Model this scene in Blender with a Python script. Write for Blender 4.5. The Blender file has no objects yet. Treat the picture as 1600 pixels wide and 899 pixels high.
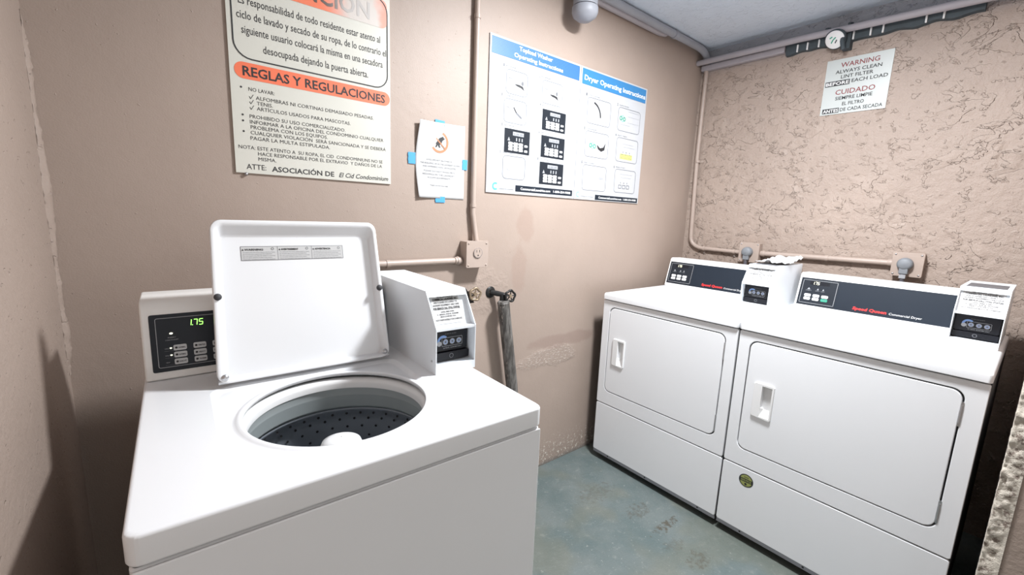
import bpy, math, random
from mathutils import Vector, Matrix, noise as mn
random.seed(7)
C = bpy.context.scene.collection
S = bpy.context.scene
PI = math.pi

# ---------------------------------------------------------------- camera
def make_camera():
    yaw, pitch, roll = -0.687, -0.1683, 0.0405
    fwd = Vector((-math.sin(yaw)*math.cos(pitch), math.cos(yaw)*math.cos(pitch), math.sin(pitch)))
    right = Vector((math.cos(yaw), math.sin(yaw), 0)); up = right.cross(fwd)
    c, s = math.cos(roll), math.sin(roll)
    r2 = c*right + s*up; u2 = -s*right + c*up
    cd = bpy.data.cameras.new('camera'); co = bpy.data.objects.new('camera', cd); C.objects.link(co)
    m = Matrix((r2, u2, -fwd)).transposed().to_4x4(); m.translation = (-2.6623, -1.4964, 1.3023)
    co.matrix_world = m
    cd.sensor_width = 36; cd.lens = 675.78/1600*36; cd.clip_start = .01
    S.camera = co
make_camera()

# ---------------------------------------------------------------- light
w = bpy.data.worlds.new('World'); S.world = w; w.use_nodes = True
w.node_tree.nodes['Background'].inputs[0].default_value = (1, .97, .93, 1)
w.node_tree.nodes['Background'].inputs[1].default_value = .62
def area(name, loc, target, size, power, col, shape='DISK', sy=None):
    l = bpy.data.lights.new(name, 'AREA'); l.shape = shape; l.size = size
    if sy: l.size_y = sy
    l.energy = power; l.color = col
    o = bpy.data.objects.new(name, l); C.objects.link(o); o.location = loc
    o.rotation_euler = (Vector(target)-Vector(loc)).to_track_quat('-Z', 'Y').to_euler()
    return o
def point(name, loc, rad, power, col):
    l = bpy.data.lights.new(name, 'POINT'); l.shadow_soft_size = rad; l.energy = power; l.color = col
    o = bpy.data.objects.new(name, l); C.objects.link(o); o.location = loc
lamp = area('ceiling_lamp', (-1.27, -.89, 2.27), (-1.27, -.89, 0), (.24), 36, (.95, .975, 1)); lamp.data.spread = math.radians(180)
point('lamp_glow', (-1.27, -.89, 2.17), .12, 2.8, (.95, .975, 1))
S.view_settings.view_transform = 'Standard'; S.view_settings.look = 'None'
S.view_settings.gamma = 1; S.view_settings.exposure = 0.9; S.view_settings.use_curve_mapping = False

# ---------------------------------------------------------------- materials
class NT:
    def __init__(s, name):
        s.m = bpy.data.materials.new(name); s.m.use_nodes = True
        s.t = s.m.node_tree; s.b = s.t.nodes['Principled BSDF']
        s.co = s.t.nodes.new('ShaderNodeTexCoord').outputs['Object']
    def n(s, typ, **kw):
        x = s.t.nodes.new(typ)
        for k, v in kw.items():
            if k.startswith('_'): setattr(x, k[1:], v)
        return x
    def l(s, a, b): s.t.links.new(a, b)
    def put(s, sock, v):
        if hasattr(v, 'is_output'): s.l(v, sock)
        else: sock.default_value = v
    def noise(s, scale, detail=3, rough=.5, dist=0, co=None, stretch=None):
        x = s.n('ShaderNodeTexNoise'); c = co or s.co
        if stretch:
            mp = s.n('ShaderNodeMapping'); mp.inputs['Scale'].default_value = stretch; s.l(c, mp.inputs[0]); c = mp.outputs[0]
        s.l(c, x.inputs['Vector']); x.inputs['Scale'].default_value = scale; x.inputs['Detail'].default_value = detail
        x.inputs['Roughness'].default_value = rough; x.inputs['Distortion'].default_value = dist
        return x.outputs['Fac']
    def ramp(s, v, a, b, lo=0., hi=1.):
        x = s.n('ShaderNodeMapRange', _interpolation_type='SMOOTHSTEP'); s.put(x.inputs['Value'], v)
        x.inputs['From Min'].default_value = a; x.inputs['From Max'].default_value = b
        x.inputs['To Min'].default_value = lo; x.inputs['To Max'].default_value = hi
        return x.outputs[0]
    def math(s, op, a, b=0.):
        x = s.n('ShaderNodeMath', _operation=op); s.put(x.inputs[0], a); s.put(x.inputs[1], b); return x.outputs[0]
    def mix(s, f, a, b):
        x = s.n('ShaderNodeMix', _data_type='RGBA'); s.put(x.inputs['Factor'], f)
        s.put(x.inputs[6], a if hasattr(a, 'is_output') else (*a, 1)); s.put(x.inputs[7], b if hasattr(b, 'is_output') else (*b, 1))
        return x.outputs[2]
    def bump(s, h, strength=.5, dist=.01):
        x = s.n('ShaderNodeBump'); s.put(x.inputs['Height'], h); x.inputs['Strength'].default_value = strength; x.inputs['Distance'].default_value = dist
        s.l(x.outputs[0], s.b.inputs['Normal'])
    def spot(s, cx, cy, cz, rx, ry, rz, wob=.35, wsc=14):
        """soft-edged blotch with a ragged border, in object coordinates"""
        mp = s.n('ShaderNodeMapping', _vector_type='TEXTURE'); s.l(s.co, mp.inputs[0])
        mp.inputs['Location'].default_value = (cx, cy, cz); mp.inputs['Scale'].default_value = (rx, ry, rz)
        ln = s.n('ShaderNodeVectorMath', _operation='LENGTH'); s.l(mp.outputs[0], ln.inputs[0])
        nz = s.noise(wsc, 4, .6)
        d = s.math('ADD', ln.outputs['Value'], s.math('MULTIPLY', s.math('SUBTRACT', nz, .5), wob*4))
        return s.ramp(d, .7, 1.15, 1., 0.)
def col(name, c, rough=.5, metal=0., var=.0, sc=8, bump=0., bsc=120, coat=0., emit=None, spec=.5):
    k = NT(name); b = k.b
    b.inputs['Roughness'].default_value = rough; b.inputs['Metallic'].default_value = metal
    b.inputs['Coat Weight'].default_value = coat; b.inputs['Specular IOR Level'].default_value = spec
    nz = k.noise(sc, 4)
    f = 1-var if var else .97
    k.l(k.mix(nz, tuple(v*f for v in c), tuple(min(1, v*(2-f)) for v in c)), b.inputs['Base Color'])
    if bump: k.bump(k.noise(bsc, 3), .4, bump)
    if emit: b.inputs['Emission Color'].default_value = (*emit[0], 1); b.inputs['Emission Strength'].default_value = emit[1]
    return k.m

WALLC = (.365, .288, .243)
def wall_mat(name, kind):
    k = NT(name); b = k.b; b.inputs['Roughness'].default_value = .55
    big = k.noise(1.6, 3); mid = k.noise(9, 4, .6); fine = k.noise(260, 2)
    c = k.mix(k.ramp(big, .3, .7), tuple(v*.93 for v in WALLC), tuple(min(1, v*1.05) for v in WALLC))
    c = k.mix(k.ramp(mid, .62, .8, 0, .22), c, (.30, .235, .20))
    if kind == 'back':
        lo = k.noise(30, 5, .65)
        h = k.math('ADD', k.math('MULTIPLY', mid, .55), k.math('MULTIPLY', fine, .12))
        # old trowel marks and pock marks
        pock = k.ramp(k.noise(70, 2, .5), .70, .74)
        h = k.math('ADD', h, k.math('MULTIPLY', pock, .25))
        for (x, z, rx, rz, f) in ((-1.37, 1.25, .05, .08, .5), (-1.40, 1.05, .045, .12, .45), (-1.30, .80, .02, .1, .0)):
            if f: c = k.mix(k.math('MULTIPLY', k.spot(x, 0, z, rx, 1, rz), f), c, (.31, .22, .18))
        c = k.mix(k.math('MULTIPLY', k.spot(-1.06, 0, .675, .27, 1, .035, .3, 9), .55), c, (.28, .20, .17))
        rough_area = k.spot(-1.17, 0, .60, .20, 1, .05, .4, 10)
        c = k.mix(k.math('MULTIPLY', rough_area, k.ramp(k.noise(60, 5, .7, 0, None, (1, 1, 3)), .53, .60)), c, (.55, .48, .43))
        h = k.math('ADD', h, k.math('MULTIPLY', rough_area, k.math('MULTIPLY', k.noise(60, 5, .7, 0, None, (1, 1, 3)), 1.0)))
        rough2 = k.spot(-1.58, 0, .96, .13, 1, .10, .4, 10)
        h = k.math('ADD', h, k.math('MULTIPLY', rough2, k.math('MULTIPLY', k.noise(45, 4, .7), 1.1)))
        # flaking paint above the floor
        sx = k.n('ShaderNodeSeparateXYZ'); k.l(k.co, sx.inputs[0])
        low = k.ramp(sx.outputs['Z'], .02, .20, 1., 0.)
        fl = k.math('MULTIPLY', low, k.ramp(k.noise(55, 5, .75), .56, .61))
        c = k.mix(fl, c, (.80, .76, .68)); h = k.math('ADD', h, k.math('MULTIPLY', low, k.math('MULTIPLY', k.noise(55, 5, .75), 1.6)))
        dirt = k.ramp(sx.outputs['Z'], .0, .03, .8, 0.)
        c = k.mix(dirt, c, (.16, .15, .14))
        # wandering hairline cracks
        cr = k.math('ABSOLUTE', k.math('SUBTRACT', k.noise(2.2, 5, .6), .5)); cr = k.ramp(cr, .0, .004, 1., 0.)
        crm = k.math('MULTIPLY', cr, k.ramp(k.noise(1.4, 1), .5, .6))
        c = k.mix(k.math('MULTIPLY', crm, .35), c, (.35, .26, .22))
        k.bump(h, .6, .006)
    elif kind == 'stucco':
        def terr(sc, a, wd, dist, gate, off):
            mp = k.n('ShaderNodeMapping'); k.l(k.co, mp.inputs[0]); mp.inputs['Location'].default_value = (off, off, off); mp.inputs['Scale'].default_value = (1, 1, 1.35)
            n1 = k.noise(sc, 4, .55, dist, mp.outputs[0]); t = k.ramp(n1, a, a+wd)
            return k.math('MULTIPLY', t, gate)
        g1 = k.ramp(k.noise(3.2, 2), .46, .60); g2 = k.ramp(k.noise(4.1, 2, .5, 1), .48, .60)
        h = k.math('ADD', terr(7.5, .53, .012, .5, g1, 3.), k.math('MULTIPLY', terr(15, .56, .02, .4, g2, 7.), .8))
        h = k.math('ADD', h, k.math('MULTIPLY', terr(22, .60, .03, .3, 1., 11.), .45))
        h = k.math('ADD', h, k.math('MULTIPLY', k.noise(28, 5, .62), .9))
        h = k.math('ADD', h, k.math('MULTIPLY', fine, .12))
        sx = k.n('ShaderNodeSeparateXYZ'); k.l(k.co, sx.inputs[0])
        c = k.mix(k.ramp(sx.outputs['Z'], 2.16, 2.27, 0., .9), c, (.29, .31, .35))
        k.bump(h, .9, .009)
    else:
        h = k.math('ADD', k.math('MULTIPLY', mid, .7), k.math('MULTIPLY', k.noise(90, 4, .6), .35))
        pock = k.ramp(k.noise(38, 2, .5, 0, None, (1, 1, 2)), .68, .73)
        h = k.math('SUBTRACT', h, k.math('MULTIPLY', pock, .5))
        k.bump(h, .7, .006)
    k.l(c, b.inputs['Base Color'])
    return k.m
M = {}
M['wall_back'] = wall_mat('painted_plaster_back', 'back')
M['wall_right'] = wall_mat('painted_stucco', 'stucco')
M['wall_left'] = wall_mat('painted_plaster_side', 'side')
def ceil_mat():
    k = NT('ceiling_paint'); k.b.inputs['Roughness'].default_value = .6
    k.l(k.mix(k.noise(5, 4), (.55, .62, .71), (.63, .70, .79)), k.b.inputs['Base Color'])
    h = k.math('ADD', k.noise(45, 4, .6), k.math('MULTIPLY', k.ramp(k.noise(22, 4, .6, .5), .55, .6), .6))
    k.bump(h, .6, .005); return k.m
M['ceiling'] = ceil_mat()
def floor_mat():
    k = NT('floor_paint'); k.b.inputs['Roughness'].default_value = .42
    a = k.noise(4, 5, .6); bq = k.noise(26, 5, .7)
    c = k.mix(k.ramp(a, .35, .65), (.10, .132, .132), (.14, .165, .162))
    c = k.mix(k.ramp(bq, .58, .70, 0, .5), c, (.22, .235, .22))
    c = k.mix(k.ramp(k.noise(70, 5, .7), .62, .66, 0, .5), c, (.34, .35, .33))
    c = k.mix(k.math('MULTIPLY', k.ramp(k.noise(3, 2), .5, .62), .35), c, (.16, .155, .11))
    for (x, y, rx, ry, f) in ((-1.054, -.648, .075, .02, .85), (-1.07, -.52, .07, .035, .45), (-1.12, -.83, .05, .04, .5), (-1.12, -.32, .10, .05, .30), (-1.13, -.73, .05, .03, .3)):
        sp = k.math('MULTIPLY', k.math('MULTIPLY', k.spot(x, y, 0, rx, ry, 5, 1.0, 45), k.ramp(k.noise(60, 5, .7), .40, .58)), f)
        c = k.mix(sp, c, (.07, .055, .035))
    k.l(c, k.b.inputs['Base Color'])
    k.l(k.ramp(bq, .4, .7, .35, .6), k.b.inputs['Roughness'])
    k.bump(k.math('ADD', bq, k.noise(110, 3)), .35, .003); return k.m
M['floor'] = floor_mat()
M['white'] = col('white_enamel', (.80, .81, .83), .28, var=.015, sc=3, coat=.15)
M['white_plastic'] = col('white_plastic', (.80, .80, .80), .38, var=.01)
M['box_white'] = col('coin_box_enamel', (.80, .84, .88), .42, var=.02, bump=.0006, bsc=900)
M['console'] = col('console_plastic', (.84, .83, .81), .4, var=.015)
M['black'] = col('panel_black', (.016, .020, .027), .4, var=.08, spec=.25)
M['coin_black'] = col('coin_slide_black', (.008, .009, .013), .35, var=.1, spec=.3)
M['slate'] = col('panel_slate', (.015, .021, .031), .45, var=.06, spec=.2)
M['ink'] = col('ink_black', (.02, .02, .022), .6)
M['ink_grey'] = col('ink_grey', (.15, .155, .17), .6)
M['ink_mid'] = col('ink_mid_grey', (.20, .21, .23), .6)
M['ink_white'] = col('ink_white', (.78, .78, .78), .5)
M['ink_silver'] = col('ink_silver', (.34, .35, .37), .4)
M['ink_red'] = col('ink_red', (.75, .03, .03), .5)
M['ink_darkred'] = col('ink_darkred', (.22, .03, .035), .5)
M['ink_orange'] = col('ink_orange', (.80, .17, .08), .5, var=.04)
def pale_blend(name, c0, c1):  # print colour turns paler towards the right, less so at the far end
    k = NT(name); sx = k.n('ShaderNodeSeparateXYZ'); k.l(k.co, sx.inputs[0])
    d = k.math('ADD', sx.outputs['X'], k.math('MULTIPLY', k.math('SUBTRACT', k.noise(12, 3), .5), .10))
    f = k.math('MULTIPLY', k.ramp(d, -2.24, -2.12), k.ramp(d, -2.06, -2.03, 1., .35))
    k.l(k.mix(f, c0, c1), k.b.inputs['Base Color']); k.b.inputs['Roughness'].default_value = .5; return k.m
M['orange_to_pale'] = pale_blend('orange_to_pale_print', (.80, .20, .10), (.60, .55, .51))
M['ink_to_pale'] = pale_blend('black_to_pale_print', (.10, .07, .06), (.50, .47, .45))
M['ink_tan'] = col('ink_tan', (.50, .20, .10), .5)
M['ink_green'] = col('ink_green', (.03, .30, .20), .5)
M['ink_mint'] = col('ink_mint', (.25, .55, .45), .5)
M['ink_yellow'] = col('ink_yellow', (.75, .78, .18), .5)
M['ink_teal'] = col('ink_teal', (.10, .42, .50), .5)
M['ink_blue'] = col('ink_blue', (.03, .12, .48), .45)
M['ink_blue2'] = col('ink_blue_light', (.08, .23, .60), .45)
M['ink_dryblue'] = col('ink_blue_green', (.03, .17, .40), .45)
M['ink_dryblue2'] = col('ink_blue_green_light', (.07, .27, .50), .45)
M['coinblue'] = col('coin_logo_blue', (.16, .28, .55), .4)
M['poster'] = col('poster_board', (.47, .48, .50), .4, var=.01)
M['sign_cream'] = col('sign_board', (.60, .59, .53), .45, var=.02)
M['paper'] = col('paper', (.56, .56, .56), .7, var=.01)
M['tape'] = col('blue_tape', (.06, .32, .66), .6, var=.06)
M['warn'] = col('sign_white', (.50, .53, .52), .4, var=.03)
M['led'] = col('led_green', (.2, .6, .1), .5, emit=((.35, 1, .15), 1.1))
M['led_white'] = col('led_white', (.8, .8, .6), .5, emit=((1, 1, .75), .8))
M['button'] = col('button_grey', (.52, .53, .54), .5, var=.03)
M['rubber'] = col('rubber', (.05, .05, .055), .7)
M['metal'] = col('steel', (.55, .55, .56), .35, 1.)
M['tubgrey'] = col('tub_grey_plastic', (.30, .335, .34), .4, var=.03)
M['tubgrey2'] = col('tub_grey_plastic_upper', (.35, .385, .39), .4, var=.03)
M['basket'] = col('basket_steel', (.26, .285, .32), .4, .3, var=.05)
M['dark'] = col('dark_cavity', (.01, .01, .012), .8)
M['cabinet_dark'] = col('cabinet_gap_shade', (.035, .036, .04), .6)  # near-black: shade of the panel gaps and side put into the cabinet colour
M['pipe_paint'] = col('painted_conduit', (.41, .33, .285), .42, var=.06, sc=20, bump=.001, bsc=60)
M['pipe_grey'] = col('painted_conduit_ceiling', (.30, .31, .345), .5, var=.08, sc=14, bump=.001, bsc=60)
M['pipe_mauve'] = col('painted_pipe_mauve', (.36, .335, .36), .5, var=.08, sc=14, bump=.001, bsc=60)
M['plug'] = col('grey_plug', (.20, .215, .235), .55, var=.05)
M['cord'] = col('grey_cord', (.10, .095, .11), .6)
M['box_paint'] = col('painted_box', (.40, .32, .275), .45, var=.06, sc=30, bump=.001, bsc=50)
M['iron'] = col('black_valve', (.018, .018, .018), .4, .3, var=.2, sc=60)
M['brass'] = col('worn_brass', (.30, .23, .16), .45, .6, var=.5, sc=90)
def worn_pipe():
    k = NT('weathered_pipe'); k.b.inputs['Roughness'].default_value = .6
    n = k.noise(55, 5, .7, 0, None, (1, 1, .14))
    c = k.mix(k.ramp(n, .4, .6), (.055, .05, .045), (.17, .16, .15))
    c = k.mix(k.ramp(k.noise(60, 4, .7, 0, None, (1, 1, .3)), .62, .68), c, (.36, .31, .28))
    k.l(c, k.b.inputs['Base Color']); k.bump(n, .6, .004); return k.m
M['worn'] = worn_pipe()
def jamb_mat():
    k = NT('flaking_plaster_edge'); k.b.inputs['Roughness'].default_value = .8
    n = k.noise(45, 5, .7)
    c = k.mix(k.ramp(n, .38, .50), (.22, .17, .14), (.62, .56, .48)); k.l(c, k.b.inputs['Base Color'])
    k.bump(k.noise(120, 5, .7), .9, .006); return k.m
M['jamb'] = jamb_mat()
M['rail'] = col('dark_rusted_rail', (.05, .065, .075), .7, var=.3, sc=25, bump=.002, bsc=80)
M['grey_plate'] = col('grey_plate', (.11, .11, .12), .5)
M['gold'] = col('sticker_gold', (.30, .33, .10), .5, var=.2, sc=200)

# ---------------------------------------------------------------- mesh builder
class Frame:
    """flat working frame: origin, right, up; normal points out of the face"""
    def __init__(s, o, u, v):
        s.o = Vector(o); s.u = Vector(u).normalized(); s.v = Vector(v).normalized(); s.n = s.u.cross(s.v)
    def p(s, x, z, d=0.): return s.o + s.u*x + s.v*z + s.n*d
class MB:
    def __init__(s): s.v = []; s.f = []; s.m = []; s.s = []; s.mats = []
    def mi(s, m):
        if m not in s.mats: s.mats.append(m)
        return s.mats.index(m)
    def add(s, vs, fs, m, smooth=False):
        b = len(s.v); s.v += [tuple(v) for v in vs]; k = s.mi(m)
        for f in fs: s.f.append([b+i for i in f]); s.m.append(k); s.s.append(smooth)
    def box(s, x0, x1, y0, y1, z0, z1, m):
        vs = [(x, y, z) for z in (z0, z1) for y in (y0, y1) for x in (x0, x1)]
        s.add(vs, [(0,2,3,1), (4,5,7,6), (0,1,5,4), (2,6,7,3), (0,4,6,2), (1,3,7,5)], m)
    def fbox(s, fr, x0, x1, z0, z1, d0, d1, m):
        vs = [fr.p(x, z, d) for d in (d0, d1) for z in (z0, z1) for x in (x0, x1)]
        s.add(vs, [(0,2,3,1), (4,5,7,6), (0,1,5,4), (2,6,7,3), (0,4,6,2), (1,3,7,5)], m)
    def prism(s, prof, a0, a1, m, axis='x', smooth=False):
        n = len(prof)
        def P(a, q):
            return (a, q[0], q[1]) if axis == 'x' else ((q[0], a, q[1]) if axis == 'y' else (q[0], q[1], a))
        vs = [P(a0, q) for q in prof] + [P(a1, q) for q in prof]
        fs = [tuple(range(n)), tuple(range(2*n-1, n-1, -1))] + [(i, n+i, n+(i+1) % n, (i+1) % n) for i in range(n)]
        s.add(vs, fs, m, smooth)
    def fpoly(s, fr, pts, d, m, fn=None):
        vs = [fr.p(x, z, d) for x, z in pts]
        s.add(vs, [tuple(range(len(pts)))], m)
    def frect(s, fr, x0, x1, z0, z1, d, m): s.fpoly(fr, [(x0, z0), (x1, z0), (x1, z1), (x0, z1)], d, m)
    def fplate(s, fr, pts, d0, d1, m):
        n = len(pts); vs = [fr.p(x, z, d0) for x, z in pts] + [fr.p(x, z, d1) for x, z in pts]
        s.add(vs, [tuple(range(n, 2*n)), tuple(range(n-1, -1, -1))] + [(i, (i+1) % n, n+(i+1) % n, n+i) for i in range(n)], m)
    def fband(s, fr, outer, inner, d, m):
        n = len(outer); vs = [fr.p(x, z, d) for x, z in outer] + [fr.p(x, z, d) for x, z in inner]
        s.add(vs, [(i, (i+1) % n, n+(i+1) % n, n+i) for i in range(n)], m)
    def foutline(s, fr, x0, x1, z0, z1, r, t, d, m):
        s.fband(fr, rrect(x0, x1, z0, z1, r), rrect(x0+t, x1-t, z0+t, z1-t, max(r-t, .0004)), d, m)
    def loops(s, loops, m, smooth=False, cap0=False, cap1=False, mats=None):
        n = len(loops[0]); vs = [p for L in loops for p in L]
        b = len(s.v); s.v += [tuple(v) for v in vs]
        for j in range(len(loops)-1):
            k = s.mi(mats[j] if mats else m)
            for i in range(n):
                a = b+j*n+i; c = b+j*n+(i+1) % n
                s.f.append([a, c, c+n, a+n]); s.m.append(k); s.s.append(smooth)
        if cap0: s.f.append([b+i for i in range(n-1, -1, -1)]); s.m.append(s.mi(mats[0] if mats else m)); s.s.append(False)
        if cap1: s.f.append([b+(len(loops)-1)*n+i for i in range(n)]); s.m.append(s.mi(mats[-1] if mats else m)); s.s.append(False)
    def tube(s, pts, r, m, n=14, caps=True):
        pts = [Vector(p) for p in pts]; L = []
        rr = r if isinstance(r, (list, tuple)) else [r]*len(pts)
        t = (pts[1]-pts[0]).normalized(); a = t.orthogonal().normalized()
        for i, p in enumerate(pts):
            if i == 0: t = pts[1]-pts[0]
            elif i == len(pts)-1: t = pts[-1]-pts[-2]
            else: t = (pts[i+1]-p).normalized()+(p-pts[i-1]).normalized()
            t.normalize(); a = (a-t*a.dot(t)).normalized(); bb = t.cross(a)
            L.append([p+(a*math.cos(2*PI*k/n)+bb*math.sin(2*PI*k/n))*rr[i] for k in range(n)])
        s.loops(L, m, True, caps, caps)
    def lathe(s, c, prof, m, n=64, axis='z', mats=None, smooth=True, cap0=False, cap1=False):
        L = []
        for r, h in prof:
            L.append([(c[0]+r*math.cos(2*PI*k/n), c[1]+r*math.sin(2*PI*k/n), c[2]+h) if axis == 'z' else
                      ((c[0]+r*math.cos(2*PI*k/n), c[1]-h, c[2]+r*math.sin(2*PI*k/n)) if axis == '-y' else
                       (c[0]-h, c[1]-r*math.cos(2*PI*k/n), c[2]+r*math.sin(2*PI*k/n))) for k in range(n)])
        s.loops(L, m, smooth, cap0, cap1, mats)
    def fdisc(s, fr, x, z, r, d, m, n=20, rz=None):
        s.fpoly(fr, [(x+r*math.cos(2*PI*k/n), z+(rz or r)*math.sin(2*PI*k/n)) for k in range(n)], d, m)
    def fring(s, fr, x, z, r, t, d, m, n=28, a0=0, a1=2*PI):
        if a1-a0 > 6.28:
            s.fband(fr, [(x+r*math.cos(2*PI*k/n), z+r*math.sin(2*PI*k/n)) for k in range(n)], [(x+(r-t)*math.cos(2*PI*k/n), z+(r-t)*math.sin(2*PI*k/n)) for k in range(n)], d, m)
        else:
            P = [(x+r*math.cos(a0+(a1-a0)*k/n), z+r*math.sin(a0+(a1-a0)*k/n)) for k in range(n+1)]
            Q = [(x+(r-t)*math.cos(a0+(a1-a0)*k/n), z+(r-t)*math.sin(a0+(a1-a0)*k/n)) for k in range(n+1)]
            for k in range(n): s.fpoly(fr, [Q[k], P[k], P[k+1], Q[k+1]], d, m)
    def fline(s, fr, x0, z0, x1, z1, t, d, m):
        a = Vector((x1-x0, z1-z0)); a.normalize(); nx, nz = -a.y*t/2, a.x*t/2
        s.fpoly(fr, [(x0-nx, z0-nz), (x1-nx, z1-nz), (x1+nx, z1+nz), (x0+nx, z0+nz)], d, m)
    def text(s, fr, st, x0, x1, zb, h, m, d=.0007, bold=0., shear=0., align='fit', fn=None):
        """lettering as flat print: spans x0..x1, cap height h, baseline zb"""
        vs, fs, bx0, bx1, ch = glyphs(st, bold, shear)
        ky = h/ch; kx = (x1-x0)/(bx1-bx0)
        if align == 'left': kx = min(kx, ky); 
        if align == 'center':
            kx = min(kx, ky*1.0); mid = (x0+x1)/2; x0 = mid-(bx1-bx0)*kx/2
        P = []
        for x, y in vs:
            X = x0+(x-bx0)*kx; Z = zb+y*ky
            P.append(fr.p(X, Z, d + (fn(X, Z) if fn else 0)))
        s.add(P, fs, m)
    def build(s, name, parent=None, bevel=0., seg=2, smooth_all=False, flip=True):
        me = bpy.data.meshes.new(name); me.from_pydata(s.v, [], s.f)
        for mt in s.mats: me.materials.append(M[mt])
        me.polygons.foreach_set('material_index', s.m)
        me.polygons.foreach_set('use_smooth', [True]*len(s.f) if (bevel or smooth_all) else s.s)
        me.update()
        o = bpy.data.objects.new(name, me); C.objects.link(o)
        if parent: o.parent = parent
        if bevel:
            b = o.modifiers.new('bevel', 'BEVEL'); b.width = bevel; b.segments = seg; b.limit_method = 'ANGLE'; b.angle_limit = math.radians(40)
            b.harden_normals = True
        if smooth_all or any(s.s) and not bevel:
            wn = o.modifiers.new('normals', 'WEIGHTED_NORMAL'); wn.weight = 60; wn.mode = 'FACE_AREA'; wn.keep_sharp = True
        return o
_g = {}
def glyphs(st, bold, shear):
    key = (st, bold, shear)
    if key in _g: return _g[key]
    cu = bpy.data.curves.new('t', 'FONT'); cu.body = st; cu.size = 1; cu.resolution_u = 2; cu.offset = bold; cu.shear = shear
    o = bpy.data.objects.new('t', cu); C.objects.link(o)
    dg = bpy.context.evaluated_depsgraph_get(); me = bpy.data.meshes.new_from_object(o.evaluated_get(dg))
    vs = [(v.co.x, v.co.y) for v in me.vertices]; fs = [tuple(p.vertices) for p in me.polygons]
    bpy.data.objects.remove(o); bpy.data.curves.remove(cu); bpy.data.meshes.remove(me)
    r = (vs, fs, min(v[0] for v in vs), max(v[0] for v in vs), .73); _g[key] = r
    return r
def rrect(x0, x1, z0, z1, r, n=6):
    P = []
    for cx, cz, a in ((x1-r, z0+r, -PI/2), (x1-r, z1-r, 0), (x0+r, z1-r, PI/2), (x0+r, z0+r, PI)):
        for k in range(n+1): P.append((cx+r*math.cos(a+PI/2*k/n), cz+r*math.sin(a+PI/2*k/n)))
    return P
def polar(poly, c, angs):
    out = []; n = len(poly)
    for a in angs:
        dx, dz = math.cos(a), math.sin(a); best = None
        for i in range(n):
            (ax, az), (bx, bz) = poly[i], poly[(i+1) % n]
            ex, ez = bx-ax, bz-az; den = dx*ez-dz*ex
            if abs(den) < 1e-12: continue
            qx, qz = ax-c[0], az-c[1]
            t = (qx*ez-qz*ex)/den; u = (qx*dz-qz*dx)/den
            if t > 0 and -1e-6 <= u <= 1+1e-6 and (best is None or t > best): best = t
        out.append((c[0]+dx*best, c[1]+dz*best))
    return out
def angset(c, polys, extra=0):
    A = set(round(math.atan2(z-c[1], x-c[0]), 5) for P in polys for x, z in P)
    for k in range(extra): A.add(round(-PI+2*PI*(k+.37)/extra, 5))
    A = sorted(A); B = [A[0]]
    for a in A[1:]:
        if a-B[-1] > 2e-4: B.append(a)
    return B
def holed(mb, fr, outer, inner, d0, d1, m, c=None):
    """plate with one opening, front at d1, back at d0"""
    c = c or (sum(p[0] for p in inner)/len(inner), sum(p[1] for p in inner)/len(inner))
    A = angset(c, (outer, inner)); O = polar(outer, c, A); I = polar(inner, c, A)
    L = [[fr.p(x, z, d0) for x, z in O], [fr.p(x, z, d1) for x, z in O], [fr.p(x, z, d1) for x, z in I], [fr.p(x, z, d0) for x, z in I]]
    mb.loops(L, m)
def tag(o, label=None, cat=None, group=None, kind=None):
    if label: o['label'] = label
    if cat: o['category'] = cat
    if group: o['group'] = group
    if kind: o['kind'] = kind
    return o
def thing(name, label, cat, loc=(0, 0, 0), rz=0, group=None):
    o = bpy.data.objects.new(name, None); o.empty_display_size = .05; C.objects.link(o)
    o.location = loc; o.rotation_euler = (0, 0, rz); return tag(o, label, cat, group)

# ---------------------------------------------------------------- room shell
ZC = 2.318; XL = -2.862; YF = -1.513
def struct(name, mb, **k): return tag(mb.build(name, **k), kind='structure')
b = MB(); b.box(XL-.15, .15, -3.4, .15, -.12, 0, 'floor'); struct('floor', b)
b = MB(); b.box(XL-.15, .15, -3.4, .15, ZC, ZC+.12, 'ceiling'); struct('ceiling', b)
b = MB(); b.box(XL-.15, .15, 0, .15, 0, ZC, 'wall_back'); struct('wall_back', b)
b = MB(); b.box(0, .15, -3.4, 0, 0, ZC, 'wall_right'); struct('wall_right', b)
b = MB(); b.box(XL-.15, XL, -3.4, 0, 0, ZC, 'wall_left'); wl = struct('wall_left', b)
# ragged plaster ridge down the left corner
b = MB(); L = []; NR = 420
for i in range(NR):
    z = .86+.84*i/(NR-1); q_ = min(1, i/50, (NR-1-i)/70)
    a = .45+mn.noise(Vector((z*5, 1, 2)))*.6+mn.noise(Vector((z*17, 4, 2)))*.4
    hgt = (.003+.008*max(0, a))*q_; wd = (.005+.010*max(0, a))*(.4+.6*q_); row = []
    for j, (fx, fy, k_) in enumerate(((-.3, -2.6, 0), (.25, -1.9, 1), (.9, -1.2, 1), (1.25, -.7, 1), (1.1, -.15, 1), (1.5, .25, 0), (-.3, .6, 0))):
        n_ = mn.noise(Vector((j*1.7, z*48, 3)))*.0034*k_+mn.noise(Vector((j*2.9, z*110, 7)))*.0018*k_
        row.append((XL+fx*hgt+n_, fy*wd*.8+n_*1.2-(.001 if j < 5 else 0), z+mn.noise(Vector((j*1.3, z*30, 9)))*.006*k_))
    L.append(row)
b.loops(L, 'wall_left', True); o = b.build('plaster_ridge', wl)
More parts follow.
